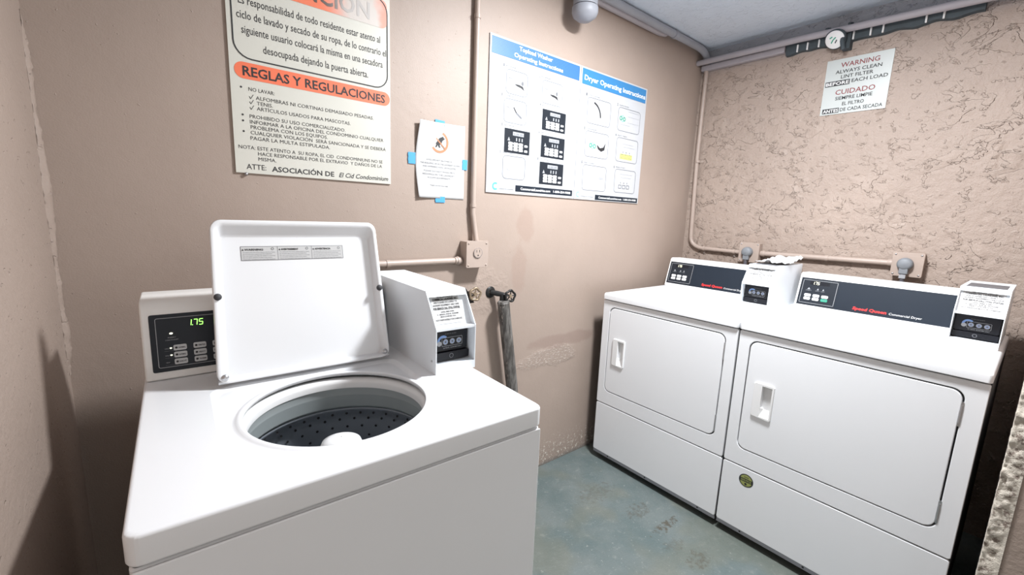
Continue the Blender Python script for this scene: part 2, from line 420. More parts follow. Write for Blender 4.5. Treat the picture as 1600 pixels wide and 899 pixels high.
# front wall stub with broken edge at the doorway (right foreground)
XJ = -1.0
b = MB(); b.box(XJ+.012, 0, YF-.22, YF-.006, 0, ZC, 'wall_left'); wf = struct('wall_front', b)
b = MB(); NZ = 460; NU = 18
def jp(u, z):
    # u 0..1 runs round the arris: along inner face, over corner, along end face
    s_ = u*.062-.025
    if s_ < 0: x, y, nx, ny = XJ-s_, YF, 0, 1
    else: x, y, nx, ny = XJ, YF-s_, -1, 0
    if abs(s_) < .012: k = (s_+.012)/.024*PI/2; nx, ny = -math.sin(k), math.cos(k)
    edge = min(1, u/.12, (1-u)/.25); edge = max(0, edge)
    v = Vector((s_*30, z*30, 3))
    d = (mn.noise(v)*.5+mn.noise(v*2.3)*.4+mn.noise(v*5)*.3)*.010-.004*math.exp(-(s_/.012)**2)
    d -= .006*max(0, mn.noise(Vector((s_*14, z*9, 9)))-.1)*2
    return (x+nx*d*edge+ (0 if s_ < 0 else 0), y+ny*d*edge*.35, z)
rows = [[jp(i/(NU-1), z) for i in range(NU)] for z in [k*2.3/NZ for k in range(NZ+1)]]
vs = [p for r in rows for p in r]; fs = [(j*NU+i, (j+1)*NU+i, (j+1)*NU+i+1, j*NU+i+1) for j in range(NZ) for i in range(NU-1)]
b.add(vs, fs, 'jamb', True); b.build('broken_plaster_edge', wf)
b = MB(); b.box(XJ+.003, XJ+.02, YF-.22, YF-.030, 0, ZC, 'wall_left'); b.build('door_jamb_face', wf)

# ---------------------------------------------------------------- conduits and pipes
def bend(p, a, q, n=8):
    p, a, q = Vector(p), Vector(a), Vector(q); return [(1-t)**2*p+2*t*(1-t)*a+t*t*q for t in [k/n for k in range(n+1)]]
def strap(mb, c, along, wallaxis, r, m):
    """one-hole strap: band over the pipe and a tab with a screw"""
    c = Vector(c); al = Vector(along)
    mb.tube([c-al*.007, c+al*.007], r+.0022, m, 14)
t = thing('conduit', 'beige painted conduit running straight down between the paper notice and the blue posters', 'conduit', (-1.662, 0, 1.2), group=None)
def L_(o, pts): return [Vector(p)-Vector(o.location) for p in pts]
b = MB(); b.tube(L_(t, [(-1.669, -.016, ZC-.005), (-1.669, -.016, 1.30), (-1.660, -.018, 1.24), (-1.655, -.024, 1.19)]), .0105, 'pipe_paint'); b.build('tube', t)
for z in (2.03, 1.33):
    b = MB(); c = Vector((-1.669, -.016, z))-t.location; strap(b, c, (0, 0, 1), 'y', .0105, 'pipe_paint')
    b.box(c.x, c.x+.03, .008, .0145, c.z-.007, c.z+.007, 'pipe_paint'); b.lathe((c.x+.022, .009, c.z), [(.004, 0), (.004, .003), (.001, .004)], 'pipe_paint', 10, '-y', cap1=True); b.build('strap', t)
t = thing('conduit', 'horizontal beige conduit entering the outlet box behind the open lid', 'conduit', (-2.3, 0, 1.11))
b = MB(); b.tube(L_(t, [(-2.36, -.016, 1.106), (-1.735, -.016, 1.109)]), .0125, 'pipe_paint'); b.build('tube', t)
b = MB(); c = Vector((-2.03, -.016, 1.107))-t.location; strap(b, c, (1, 0, 0), 'y', .0125, 'pipe_paint')
b.box(c.x-.007, c.x+.007, .01, .0145, c.z, c.z+.034, 'pipe_paint'); b.lathe((c.x, .011, c.z+.025), [(.005, 0), (.005, .004), (.001, .005)], 'pipe_paint', 10, '-y', cap1=True); b.build('strap', t)
b = MB(); b.tube(L_(t, [(-1.752, -.018, 1.109), (-1.742, -.018, 1.109), (-1.742, -.018, 1.109), (-1.735, -.018, 1.109), (-1.722, -.018, 1.109)]), [.0145, .0145, .0175, .0175, .015], 'pipe_paint', 8); b.build('connector', t)

def octo_box(name, label, loc, rz, w, h, d, plug):
    """surface electrical box: local x right, -y out of the wall"""
    t = thing(name, label, 'outlet box', loc, rz)
    b = MB(); b.box(-w/2, w/2, -d, 0, -h/2, h/2, 'box_paint'); b.build('box_body', t, bevel=.004)
    fr = Frame((0, -d, 0), (1, 0, 0), (0, 0, 1))
    b = MB(); b.fplate(fr, rrect(-w/2-.002, w/2+.002, -h/2-.002, h/2+.002, .006), .0, .0035, 'box_paint'); cp = b.build('cover_plate', t, bevel=.001)
    for sx in (-1, 1):
        for sz in (-1, 1):
            b = MB(); b.lathe((sx*(w/2-.008), -d-.0035, sz*(h/2-.008)), [(.0038, 0), (.0036, .0018), (.001, .0024)], 'metal' if plug else 'box_paint', 10, '-y', cap1=True); b.build('screw', cp)
    if not plug:
        b = MB(); b.lathe((.0, -d-.0033, .006), [(.021, 0), (.021, .003), (.019, .0045)], 'box_paint', 28, '-y', cap1=True)
        fr2 = Frame((0, -d-.0033-.0045, 0), (1, 0, 0), (0, 0, 1))
        for sx in (-1, 1): b.frect(fr2, sx*.007-.0012, sx*.007+.0012, .008, .018, .0004, 'ink')
        b.fdisc(fr2, 0, -.004, .003, .0004, 'ink', 10); b.fring(fr2, 0, .006, .0205, .0012, .0002, 'ink_grey', 30); b.build('receptacle', t)
    return t
octo_box('outlet_box', 'square beige box with a three-hole socket above the black valve', (-1.666, 0, 1.136), 0, .102, .104, .05, False)
octo_box('outlet_box', 'small beige junction box above the left dryer, holding a grey plug', (0, -.430, 1.140), -PI/2, .105, .108, .045, True)
octo_box('outlet_box', 'beige junction box with black corner screws on the stucco above the right dryer', (0, -1.113, 1.148), -PI/2, .105, .105, .045, True)
for y, zc, zend, lab in ((-.425, 1.142, .93, 'round grey power plug in the box above the left dryer'), (-1.107, 1.150, .93, 'round grey power plug in the box above the right dryer')):
    t = thing('power_plug', lab, 'plug', (-.0486, y, zc), -PI/2)
    b = MB(); b.lathe((0, 0, 0), [(.0285, 0), (.0285, .014), (.026, .024), (.018, .029), (.001, .030)], 'plug', 32, '-y'); b.build('plug_body', t)
    b = MB(); b.box(-.016, .016, -.026, -.004, -.045, -.015, 'plug'); b.build('strain_relief', t, bevel=.004)
    b = MB(); b.tube([(0, -.014, -.03), (0, -.016, -.06), (.0, -.012, -.10), (0, .0, -.16), (0, .02, -.2)], .009, 'cord', 12); b.build('cord', t)
    if y < -1: b = MB(); b.box(-.011, .011, -.027, -.006, -.064, -.047, 'ink_silver'); b.build('cord_tag', t)
# right wall conduit run
t = thing('conduit', 'thin beige conduit dropping down the corner and bending to the left junction box', 'conduit', (-.02, -.045, 1.13))
pts = [(-.017, -.040, 2.235), (-.017, -.040, 1.7), (-.017, -.052, 1.30), (-.017, -.055, 1.22)]+bend((-.017, -.055, 1.21), (-.017, -.057, 1.145), (-.017, -.14, 1.137))+[(-.017, -.37, 1.134)]
b = MB(); b.tube(L_(t, pts), .0125, 'pipe_paint'); b.build('tube', t)
for (y, z, dz) in ((-.040, 2.13, 1), (-.046, 1.67, 1), (-.15, 1.1365, 0), (-.335, 1.1345, 0)):
    b = MB(); c = Vector((-.017, y, z))-t.location; strap(b, c, (0, 0, 1) if dz else (0, 1, 0), 'x', .0125, 'pipe_paint')
    if dz: b.box(.0155, .0195, c.y-.032, c.y, c.z-.007, c.z+.007, 'pipe_paint')
    else: b.box(.0155, .0195, c.y-.007, c.y+.007, c.z-.032, c.z, 'pipe_paint'); b.tube([(.016, c.y, c.z-.025), (.009, c.y, c.z-.025)], .0045, 'metal', 8)
    b.build('strap', t)
t = thing('conduit', 'beige conduit running level between the two junction boxes over the dryers', 'conduit', (-.02, -.78, 1.14))
b = MB(); b.tube(L_(t, [(-.017, -.487, 1.137), (-.017, -.8, 1.143), (-.017, -1.06, 1.148)]), .0145, 'pipe_paint'); b.build('tube', t)
for y in (-.80,):
    b = MB(); c = Vector((-.017, y, 1.143))-t.location; strap(b, c, (0, 1, 0), 'x', .0145, 'pipe_paint'); b.build('strap', t)
for y, z in ((-.495, 1.137), (-1.052, 1.148)):
    b = MB(); c = Vector((-.017, y, z))-t.location; b.tube([c-Vector((0, .012, 0)), c-Vector((0, .003, 0)), c+Vector((0, .012, 0))], [.0175, .019, .0165], 'pipe_paint', 8); b.build('connector', t)
# ceiling pipes along the back wall
t = thing('ceiling_pipe', 'pale grey pipe along the top of the back wall, bending down into the corner', 'pipe', (-.6, -.03, 2.28))
pts = [(-1.6, -.052, ZC-.021), (-.20, -.052, ZC-.021)]+bend((-.18, -.052, ZC-.021), (-.035, -.05, ZC-.018), (-.032, -.040, 2.245), 8)
b = MB(); b.tube(L_(t, pts), .019, 'pipe_grey', 16); b.build('tube', t)
b = MB(); b.tube(L_(t, [(-.42, -.052, ZC-.021), (-.40, -.052, ZC-.021)]), .0225, 'pipe_grey', 16); b.build('strap', t)
t = thing('ceiling_pipe', 'short lower pipe lying beside the bent grey pipe at the ceiling', 'pipe', (-1.0, -.02, 2.27))
b = MB(); b.tube(L_(t, [(-1.6, -.020, ZC-.030), (-.50, -.020, ZC-.026), (-.44, -.016, ZC-.014)]), .0185, 'pipe_mauve', 14); b.build('tube', t)
# level pipe in front of the right wall
t = thing('ceiling_pipe', 'long mauve-grey pipe crossing high in front of the stucco wall', 'pipe', (-.06, -.6, 2.235))
b = MB(); b.tube(L_(t, [(-.062, -.003, 2.240), (-.062, -.55, 2.235), (-.062, -1.50, 2.205)]), .0155, 'pipe_mauve', 16); b.build('tube', t)
b = MB(); b.tube(L_(t, [(-.062, -.75, 2.250), (-.02, -.75, 2.262)]), .006, 'rail', 10); b.build('hanger', t); b = MB(); b.tube(L_(t, [(-.062, -.66, 2.250), (-.02, -.66, 2.262)]), .006, 'rail', 10); b.build('hanger', t)
b = MB(); b.box(-.034, 0, -.47, -.012, 2.198, 2.232, 'pipe_mauve'); struct('trim_1', b, bevel=.006)
t = thing('mounting_rail', 'dark rusty rail with small white clips under the high pipe', 'rail', (-.012, -.83, 2.205))
b = MB(); prev = []
for i in range(60):
    y = .355-.72*i/59; top = .028+.004*mn.noise(Vector((y*20, 0, 0))); bot = -.022+.010*mn.noise(Vector((y*16, 3, 0)))
    prev.append([(.012, y, bot), (-.014, y, bot+.002), (-.016, y, top-.002), (.012, y, top)])
b.loops(prev, 'rail', False, True, True); b.build('rail_bar', t)
for y in (-.53, -.575, -.625, -.765, -.83, -.875, -1.02, -1.075):
    b = MB(); yy = y+.83; b.box(-.022, -.014, yy-.0035, yy+.0035, -.020, .016, 'ink_white'); b.build('clip', t, bevel=.0015)
t = thing('wall_lamp', 'small round lamp with a white face and dark bracket above the warning sign', 'lamp', (-.03, -.725, 2.175))
nrm = Vector((-.75, .12, -.45)).normalized()
def local_lathe(mb, c, ax, prof, m, n=28, cap1=True):
    ax = Vector(ax).normalized(); a = ax.orthogonal().normalized(); q = ax.cross(a); c = Vector(c)
    mb.loops([[c+ax*h+(a*math.cos(2*PI*k/n)+q*math.sin(2*PI*k/n))*r for k in range(n)] for r, h in prof], m, True, False, cap1)
b = MB(); local_lathe(b, (-.035, .02, .018), nrm, [(.016, -.045), (.034, -.03), (.044, -.005), (.045, .008), (.041, .010)], 'rail'); b.build('housing', t)
b = MB(); local_lathe(b, (-.035, .02, .018), nrm, [(.041, .009), (.039, .013), (.02, .016), (.002, .017)], 'ink_white')
u_ = Vector((0, 1, 0)); v_ = nrm.cross(u_).normalized(); fr = Frame(Vector((-.035, .02, .018))+nrm*.017, -u_+nrm*(u_.dot(nrm)), -v_ if v_.z < 0 else v_)
for (x0, z0, x1, z1) in ((-.012, -.012, -.004, .002), (-.004, .002, .008, .012), (.004, -.014, .012, .0), (-.018, .010, -.006, .016)): b.fline(fr, x0, z0, x1, z1, .005, .001, 'ink_green' if x0 < 0 else 'rail')
b.build('lens', t)
b = MB(); b.tube([(.02, .0, .05), (-.03, -.01, .045), (-.05, -.012, .0), (-.04, -.018, -.038)], .010, 'rail', 8); b.box(-.012, .03, -.034, .0, -.028, .06, 'rail'); b.build('bracket', t)
# capped drain stub at the ceiling (top edge of frame)
t = thing('drain_stub', 'wide grey capped pipe stub hanging at the top above the posters', 'pipe', (-1.165, -.09, ZC))
b = MB(); b.lathe((0, 0, 0), [(.052, 0), (.052, -.125)], 'pipe_grey', 36); b.build('tube', t)
b = MB(); b.lathe((0, 0, 0), [(.053, -.128), (.056, -.13), (.056, -.150), (.050, -.165), (.03, -.180), (.001, -.184)], 'pipe_grey', 36); b.build('cap', t)

# ---------------------------------------------------------------- valves and standpipe
def valve(name, label, wall, wheelc, wheelm, bodym, hose):
    t = thing(name, label, 'valve', wall)
    W = Vector(wheelc)-Vector(wall)
    b = MB(); b.lathe((0, 0, 0), [(.026, 0), (.024, .004), (.012, .007)], bodym, 20, '-y'); b.build('flange', t)
    b = MB(); b.tube([(0, -.002, 0), W*.35, W*.7], [.011, .012, .010], bodym, 12)
    b.tube([W*.62, W*.62+Vector((0, 0, -.022)), W*.62+Vector((0, -.004, -.038))], [.012, .013, .015], bodym, 12); b.tube([W*.7, W*.96], .0055, 'metal', 8)
    b.build('valve_body', t)
    b = MB(); ax = Vector((-.15, -1, .05)).normalized(); a = ax.orthogonal().normalized(); q = ax.cross(a)
    N = 40; R_ = .0235
    ring = []
    for k in range(N+1):
        an = 2*PI*k/N; r = R_*(1+.09*math.cos(5*an)); ring.append(W+(a*math.cos(an)+q*math.sin(an))*r)
    b.tube(ring, .0048, wheelm, 8, False)
    for k in range(5):
        an = 2*PI*k/5; b.tube([W, W+(a*math.cos(an)+q*math.sin(an))*R_], .003, wheelm, 6)
    b.tube([W-ax*.008, W+ax*.006], .0075, 'brass', 10); b.build('handwheel', t)
valve('water_valve', 'worn brass water valve half hidden behind the washer coin box', (-1.70, 0, .968), (-1.682, -.068, .975), 'brass', 'iron', 0)
valve('water_valve', 'black water valve with a star handwheel above the grey standpipe', (-1.556, 0, .962), (-1.497, -.066, .951), 'iron', 'iron', 0)
t = thing('standpipe', 'weathered grey drain pipe leaning up the back wall beside the washer', 'pipe', (-1.40, -.06, 0))
b = MB(); b.tube([(-.010, 0, .0), (-.040, 0, .35), (-.062, 0, .53), (-.1285, 0, .922)], .0265, 'worn', 20); b.build('tube', t)
b = MB(); b.tube([(-.1285, 0, .922), (-.1295, 0, .930)], [.028, .024], 'worn', 20); b.build('rim', t)

# ---------------------------------------------------------------- signs on the back wall (drawn straight in x, z)
BW = Frame((0, 0, 0), (1, 0, 0), (0, 0, 1))      # normal -> -y
def board(name, label, cat, fr, pts, th, m):
    b = MB(); b.fplate(fr, pts, .0, th, m); o = b.build(name); tag(o, label, cat); return o
def rect(x0, x1, z0, z1): return [(x0, z0), (x1, z0), (x1, z1), (x0, z1)]
o = board('rules_sign', 'tall cream board of Spanish laundry rules with an orange heading bar', 'sign', BW, rect(-2.477, -2.012, 1.389, 2.09), .006, 'sign_cream')
T = .0065
b = MB()
b.fpoly(BW, [(x, z) for x, z in rrect(-2.462, -2.022, 1.889, 1.975, .02)], T+.0002, 'orange_to_pale')
b.text(BW, 'ATENCIÓN', -2.40, -2.08, 1.905, .05, 'ink_to_pale', T+.0008, .02)
b.foutline(BW, -2.466, -2.020, 1.700, 1.98, .045, .0035, T+.0004, 'ink')
b.build('print_heading', o)
b = MB(); K = 'ink'
for s_, x0, x1, z in (('Es responsabilidad de todo residente estar atento al', -2.447, -2.046, 1.842), ('ciclo de lavado y secado de su ropa, de lo contrario el', -2.453, -2.026, 1.8045),
                      ('siguiente usuario colocará la misma en una secadora', -2.443, -2.038, 1.767), ('desocupada dejando la puerta abierta.', -2.392, -2.088, 1.7255)):
    b.text(BW, s_, x0, x1, z, .0215, K, T, .004)
b.build('print_paragraph', o)
b = MB(); b.fpoly(BW, rrect(-2.466, -2.014, 1.6475, 1.6915, .0215, 8), T+.0001, 'ink_orange'); b.build('heading_bar', o)
b = MB(); b.text(BW, 'REGLAS Y REGULACIONES', -2.446, -2.031, 1.6565, .026, K, T+.0006, .018); b.build('heading_lettering', o)
b = MB()
for s_, x0, x1, z, h in (('NO LAVAR:', -2.434, -2.368, 1.617, .0105), ('ALFOMBRAS NI CORTINAS DEMASIADO PESADAS.', -2.417, -2.072, 1.596, .0105), ('TENIS.', -2.415, -2.374, 1.5815, .0105),
                      ('ARTÍCULOS USADOS PARA MASCOTAS.', -2.416, -2.149, 1.567, .0105), ('PROHIBIDO SU USO COMERCIALIZADO.', -2.435, -2.166, 1.5435, .0105),
                      ('INFORMAR A LA OFICINA DEL CONDOMINIO CUALQUIER', -2.435, -2.038, 1.5285, .0105), ('PROBLEMA CON LOS EQUIPOS.', -2.434, -2.222, 1.514, .0105),
                      ('CUALQUIER VIOLACIÓN  SERÁ SANCIONADA Y SE DEBERÁ', -2.435, -2.030, 1.499, .0105), ('PAGAR LA MULTA ESTIPULADA.', -2.436, -2.216, 1.4835, .0105),
                      ('NOTA: ESTE ATENTO A  SU ROPA, EL CID  CONDOMINIUNS NO SE', -2.467, -2.042, 1.4565, .0105), ('HACE RESPONSABLE POR EL EXTRAVIO  Y DAÑOS DE LA', -2.419, -2.044, 1.4415, .0105), ('MISMA.', -2.419, -2.372, 1.4265, .0105)):
    b.text(BW, s_, x0, x1, z, h, K, T, .0)
for z in (1.626, 1.552, 1.536, 1.507): b.fdisc(BW, -2.452, z-.002, .0028, T, K, 10)
for z in (1.602, 1.588, 1.573): b.fline(BW, -2.433, z, -2.430, z-.006, .0018, T, K); b.fline(BW, -2.430, z-.006, -2.423, z+.006, .0014, T, K)
b.build('print_rules', o)
b = MB(); b.text(BW, 'ATTE: ', -2.450, -2.40, 1.4005, .0155, K, T, .004); b.text(BW, 'ASOCIACIÓN DE', -2.385, -2.205, 1.399, .0155, K, T, .018); b.text(BW, 'El Cid Condominium', -2.190, -2.022, 1.399, .0150, K, T, .012, .3)
b.build('print_signature', o)
for x, z in ((-2.452, 1.386), (-2.46, 2.07), (-2.03, 2.07)):
    b = MB(); b.lathe((x, -.0, z), [(.005, .0), (.005, .008), (.001, .009)], 'metal', 10, '-y'); b.build('nail', o)

# taped paper notice
PZ0, PZ1 = 1.350, 1.630
def lift(x, z):
    s_ = max(0, min(1, (x+1.914)/.209)); v = (z-PZ0)/(PZ1-PZ0)
    e = (1-s_)**3
    return .0015+e*(.020*max(0, (v-.55)/.45)**1.2+.012*max(0, (.42-v)/.42)**1.0+.001) - .0
NX, NZ_ = 24, 28; b = MB(); vs = []
def px_(s_, v):
    left = -1.906-.010*math.sin(PI*min(1, max(0, v*1.05)))*1.0
    zt = PZ1-.008*(1-s_) if v > .5 else PZ0
    return left+(-1.705-left)*s_
for j in range(NZ_+1):
    for i in range(NX+1):
        s_, v = i/NX, j/NZ_; x = px_(s_, v); z = PZ0+(PZ1-PZ0-.006*(1-s_))*v; vs.append((x, -lift(x, z), z))
fs = [(j*(NX+1)+i, j*(NX+1)+i+1, (j+1)*(NX+1)+i+1, (j+1)*(NX+1)+i) for j in range(NZ_) for i in range(NX)]
b.add(vs, fs, 'paper', True); o = b.build('paper_notice')
so = o.modifiers.new('solid', 'SOLIDIFY'); so.thickness = .0004; so.offset = 0
tag(o, 'white paper notice with a crossed-out dog in an orange ring, held by blue tape', 'notice')
b = MB(); fn = lambda x, z: lift(x, z)
b.fring(BW, -1.818, 1.5575, .0395, .0085, .0032, 'ink_tan', 36)
dog = [(-.019, .006), (-.006, .012), (.004, .016), (.012, .020), (.016, .022), (.018, .017), (.024, .014), (.018, .010), (.013, .006), (.010, -.002), (.013, -.010), (.010, -.012), (.006, -.004), (.002, -.010), (.005, -.018), (.0, -.019), (-.006, -.010), (-.010, -.018), (-.016, -.019), (-.012, -.008), (-.016, -.002), (-.022, -.004), (-.017, .002)]
b.fpoly(BW, [(-1.819+x*1.05, 1.5565+z*1.05) for x, z in dog], .0034, 'ink')
b.fline(BW, -1.843, 1.580, -1.793, 1.535, .005, .0040, 'ink_tan')
b.build('symbol', o)
b = MB()
for s_, x0, x1, z in (('DOGS ARE NOT ALLOWED IN', -1.871, -1.761, 1.4875), ('THE BUILDING OR IN THE LAUNDRY ROOMS', -1.897, -1.725, 1.4745), ('AND SWIMMING POOL OR FACILITIES', -1.887, -1.744, 1.4625),
                      ('PLEASE DO NOT WASH PETS', -1.883, -1.748, 1.4465), ('BEDDINGS IN THE LAUNDRY', -1.888, -1.749, 1.4345), ('ROOMS EQUIPMENTS', -1.866, -1.768, 1.4225), ('Thank you for your help', -1.857, -1.778, 1.395)):
    b.text(BW, s_, x0, x1, z, .0062, 'ink_grey', .0009, .0, fn=fn)
b.build('lettering', o)
def tape(x0, x1, z0, z1, ang):
    cx, cz = (x0+x1)/2, (z0+z1)/2; hw, hh = (x1-x0)/2, (z1-z0)/2; ca, sa = math.cos(ang), math.sin(ang)
    P = []
    n = 5
    for k in range(n+1): P.append((-hw+2*hw*k/n, -hh))
    for k in range(n+1): P.append((hw+(.0015 if k % 2 else 0), -hh+2*hh*k/n))
    for k in range(n+1): P.append((hw-2*hw*k/n, hh))
    for k in range(n+1): P.append((-hw-(.0015 if k % 2 else 0), hh-2*hh*k/n))
    Q = []
    for p in P:
        q = (cx+p[0]*ca-p[1]*sa, cz+p[0]*sa+p[1]*ca)
        if not Q or (abs(q[0]-Q[-1][0])+abs(q[1]-Q[-1][1])) > 1e-5: Q.append(q)
    b = MB(); b.fplate(BW, Q[:-1], .0026, .0034, 'tape'); tag(b.build('tape', o), 'piece of blue painter tape')
tape(-1.836, -1.797, 1.617, 1.636, -.05); tape(-1.944, -1.917, 1.468, 1.508, 0); tape(-1.714, -1.693, 1.466, 1.505, -.04); tape(-1.832, -1.792, 1.335, 1.357, .02)

# instruction posters
def mini_panel(b, x0, x1, z0, z1):
    b.frect(BW, x0, x1, z0, z1, T+.0002, 'black'); w_, h_ = x1-x0, z1-z0
    b.frect(BW, x0+.32*w_, x0+.75*w_, z0+.74*h_, z0+.90*h_, T+.0005, 'ink_silver')
    b.text(BW, '8.88.88', x0+.36*w_, x0+.71*w_, z0+.765*h_, .1*h_, 'ink_grey', T+.0008)
    for k in range(3): b.frect(BW, x0+(.45+.11*k)*w_, x0+(.49+.11*k)*w_, z0+.52*h_, z0+.66*h_, T+.0005, 'ink_silver')
    b.fpoly(BW, [(x0+.12*w_, z0+.5*h_), (x0+.22*w_, z0+.5*h_), (x0+.17*w_, z0+.66*h_)], T+.0005, 'ink_silver')
    for r in range(3):
        for c_ in range(3): b.fpoly(BW, rrect(x0+(.16+.2*c_)*w_, x0+(.33+.2*c_)*w_, z0+(.10+.125*r)*h_, z0+(.205+.125*r)*h_, .003, 3), T+.0005, 'ink_white')
    for r in (0, 2): b.fpoly(BW, rrect(x0+.79*w_, x0+.92*w_, z0+(.10+.11*r)*h_, z0+(.19+.11*r)*h_, .003, 3), T+.0005, 'ink_white')
def cell(b, x0, x1, z0, z1): b.foutline(BW, x0, x1, z0, z1, .018, .0030, T+.0002, 'ink_mid')
def poster(name, label, x0, x1, hz, hm, hm2):
    o = board(name, label, 'poster', BW, rect(x0, x1, 1.388, 1.997), .006, 'poster')
    b = MB(); z0, z1 = hz
    for k in range(11):
        a = z0+(z1-z0)*k/11; c_ = z0+(z1-z0)*(k+1)/11
        b.frect(BW, x0+.008, x1-.010, a, c_-.0016, T+.0002, hm); b.frect(BW, x0+.008, x1-.010, c_-.0016, c_, T+.0002, hm2)
    b.build('header', o); return o
o = poster('instruction_poster', 'blue-headed poster of topload washer steps with black keypad drawings', -1.600, -1.0755, (1.927, 1.990), 'ink_blue', 'ink_blue2')
b = MB(); b.text(BW, 'Topload Washer', -1.452, -1.262, 1.9665, .0175, 'ink_white', T+.0008, .018); b.text(BW, 'Operating Instructions', -1.478, -1.195, 1.938, .0175, 'ink_white', T+.0008, .018); b.build('title', o)
b = MB()
for (x0, x1, z0, z1) in ((-1.515, -1.398, 1.791, 1.886), (-1.315, -1.188, 1.789, 1.886), (-1.522, -1.398, 1.677, 1.773), (-1.519, -1.393, 1.449, 1.546)): cell(b, x0, x1, z0, z1)
for (x0, x1, z0, z1) in ((-1.306, -1.160, 1.678, 1.766), (-1.514, -1.374, 1.558, 1.655), (-1.306, -1.158, 1.561, 1.655), (-1.308, -1.157, 1.442, 1.540)): mini_panel(b, x0, x1, z0, z1)
for n_, x, z in (('1', -1.532, 1.890), ('2', -1.335, 1.890), ('3', -1.538, 1.777), ('4', -1.325, 1.775), ('5', -1.532, 1.661), ('6', -1.325, 1.660), ('7', -1.536, 1.550), ('8', -1.325, 1.546)):
    b.text(BW, n_, x, x+.007, z, .011, 'ink_grey', T+.0003, .02); b.text(BW, {'1': 'ADD LAUNDRY', '2': 'ADD DETERGENT', '3': 'CLOSE LID', '4': 'SELECT CYCLE', '5': 'SELECT OPTIONS', '6': 'INSERT PAYMENT', '7': 'SWIPE CARD', '8': 'START WASHER'}[n_], x+.012, x+.07, z+.003, .005, 'ink_grey', T+.0003)
# line drawings of the opened washer
for (x0, z0) in ((-1.515, 1.791), (-1.313, 1.789), (-1.521, 1.677)):
    b.fline(BW, x0+.01, z0+.040, x0+.112, z0+.036, .0012, T+.0003, 'ink_silver')
    for k in range(4): b.fline(BW, x0+.016+.011*k, z0+.006, x0+.016+.011*k, z0+.034, .001, T+.0003, 'ink_silver')
    b.fring(BW, x0+.060, z0+.060, .018, .0012, T+.0003, 'ink_silver', 20, .3, 2.9)
    b.fline(BW, x0+.012, z0+.062, x0+.034, z0+.060, .0016, T+.0003, 'ink_grey'); b.fdisc(BW, x0+.022, z0+.050, .003, T+.0003, 'ink_silver', 8)
for (x0, z0) in ((-1.515, 1.791), (-1.313, 1.789)):
    b.fpoly(BW, [(x0+.045, z0+.043), (x0+.060, z0+.036), (x0+.078, z0+.034), (x0+.098, z0+.026), (x0+.090, z0+.040), (x0+.070, z0+.044)], T+.0004, 'ink'); b.fdisc(BW, x0+.088, z0+.052, .006, T+.0005, 'ink_grey', 10, .009)
b.fline(BW, -1.470, 1.742, -1.455, 1.722, .005, T+.0004, 'ink'); b.fline(BW, -1.455, 1.722, -1.425, 1.704, .007, T+.0004, 'ink_grey')
b.fline(BW, -1.455, 1.475, -1.435, 1.525, .0022, T+.0003, 'ink_silver'); b.foutline(BW, -1.495, -1.468, 1.485, 1.515, .01, .0015, T+.0003, 'ink_silver')
for k in range(2): b.fline(BW, -1.43, 1.49+.018*k, -1.405, 1.49+.018*k, .0015, T+.0003, 'ink_silver')
b.fring(BW, -1.553, 1.415, .016, .007, T+.0003, 'ink_teal', 20, .9, 5.4); b.text(BW, 'COMMERCIAL LAUNDRIES', -1.535, -1.455, 1.404, .0045, 'ink_grey', T+.0003)
b.frect(BW, -1.444, -1.087, 1.3995, 1.4265, T+.0002, 'slate')
b.text(BW, 'CommercialLaundries.com', -1.415, -1.235, 1.408, .011, 'ink_white', T+.0008, .018); b.text(BW, '1-800-354-9008', -1.215, -1.10, 1.408, .011, 'ink_white', T+.0008, .018)
b.build('instruction_print', o)
o = poster('instruction_poster', 'blue-green-headed poster of dryer steps with six drawings, nearest the corner', -1.073, -.548, (1.921, 1.990), 'ink_dryblue', 'ink_dryblue2')
b = MB(); b.text(BW, 'Dryer Operating Instructions', -1.050, -.563, 1.941, .0235, 'ink_white', T+.0008, .02); b.build('title', o)
b = MB()
D = [(-1.018, -.841, 1.752, 1.872), (-.781, -.591, 1.752, 1.868), (-1.018, -.841, 1.596, 1.718), (-.777, -.590, 1.598, 1.720), (-1.022, -.841, 1.434, 1.558), (-.772, -.589, 1.438, 1.560)]
for i, q in enumerate(D):
    cell(b, *q); b.text(BW, str(i+1), q[0]-.014, q[0]-.005, q[3]+.002, .013, 'ink_grey', T+.0003, .03)
    b.text(BW, ('LOAD CLOTHES', 'CLEAN FILTER', 'CLOSE DOOR SECURELY', 'SELECT FABRIC', 'INSERT PAYMENT', 'PRESS START')[i], q[0]+.004, q[0]+.085, q[3]+.006, .0055, 'ink_grey', T+.0003)
b.fring(BW, -.985, 1.785, .072, .008, T+.0003, 'ink', 16, .05, 1.35); b.fline(BW, -.95, 1.772, -.86, 1.772, .0015, T+.0003, 'ink_silver')
for cx, cz in ((-.742, 1.815), (-.962, 1.652)):
    for dx, dz in ((-.014, 0), (0, .006), (0, -.007), (.014, -.002)): b.fring(BW, cx+dx, cz+dz, .011, .0045, T+.0003+abs(dx)*.01, 'ink_green' if dx else 'ink_mint', 12)
b.fpoly(BW, [(-.93, 1.66), (-.905, 1.646), (-.88, 1.652), (-.865, 1.675), (-.87, 1.640), (-.895, 1.630), (-.92, 1.640)], T+.0004, 'ink')
for x0, x1, z in ((-.70, -.60, 1.855), (-.70, -.60, 1.83), (-.70, -.60, 1.80), (-.76, -.68, 1.785), (-1.0, -.86, 1.69), (-1.0, -.90, 1.622), (-.73, -.63, 1.69), (-.72, -.62, 1.675), (-.73, -.62, 1.535), (-.72, -.63, 1.518), (-.90, -.86, 1.495)): b.fline(BW, x0, z, x1, z, .0012, T+.0003, 'ink_silver')
b.frect(BW, -.741, -.636, 1.613, 1.640, T+.0002, 'ink_yellow')
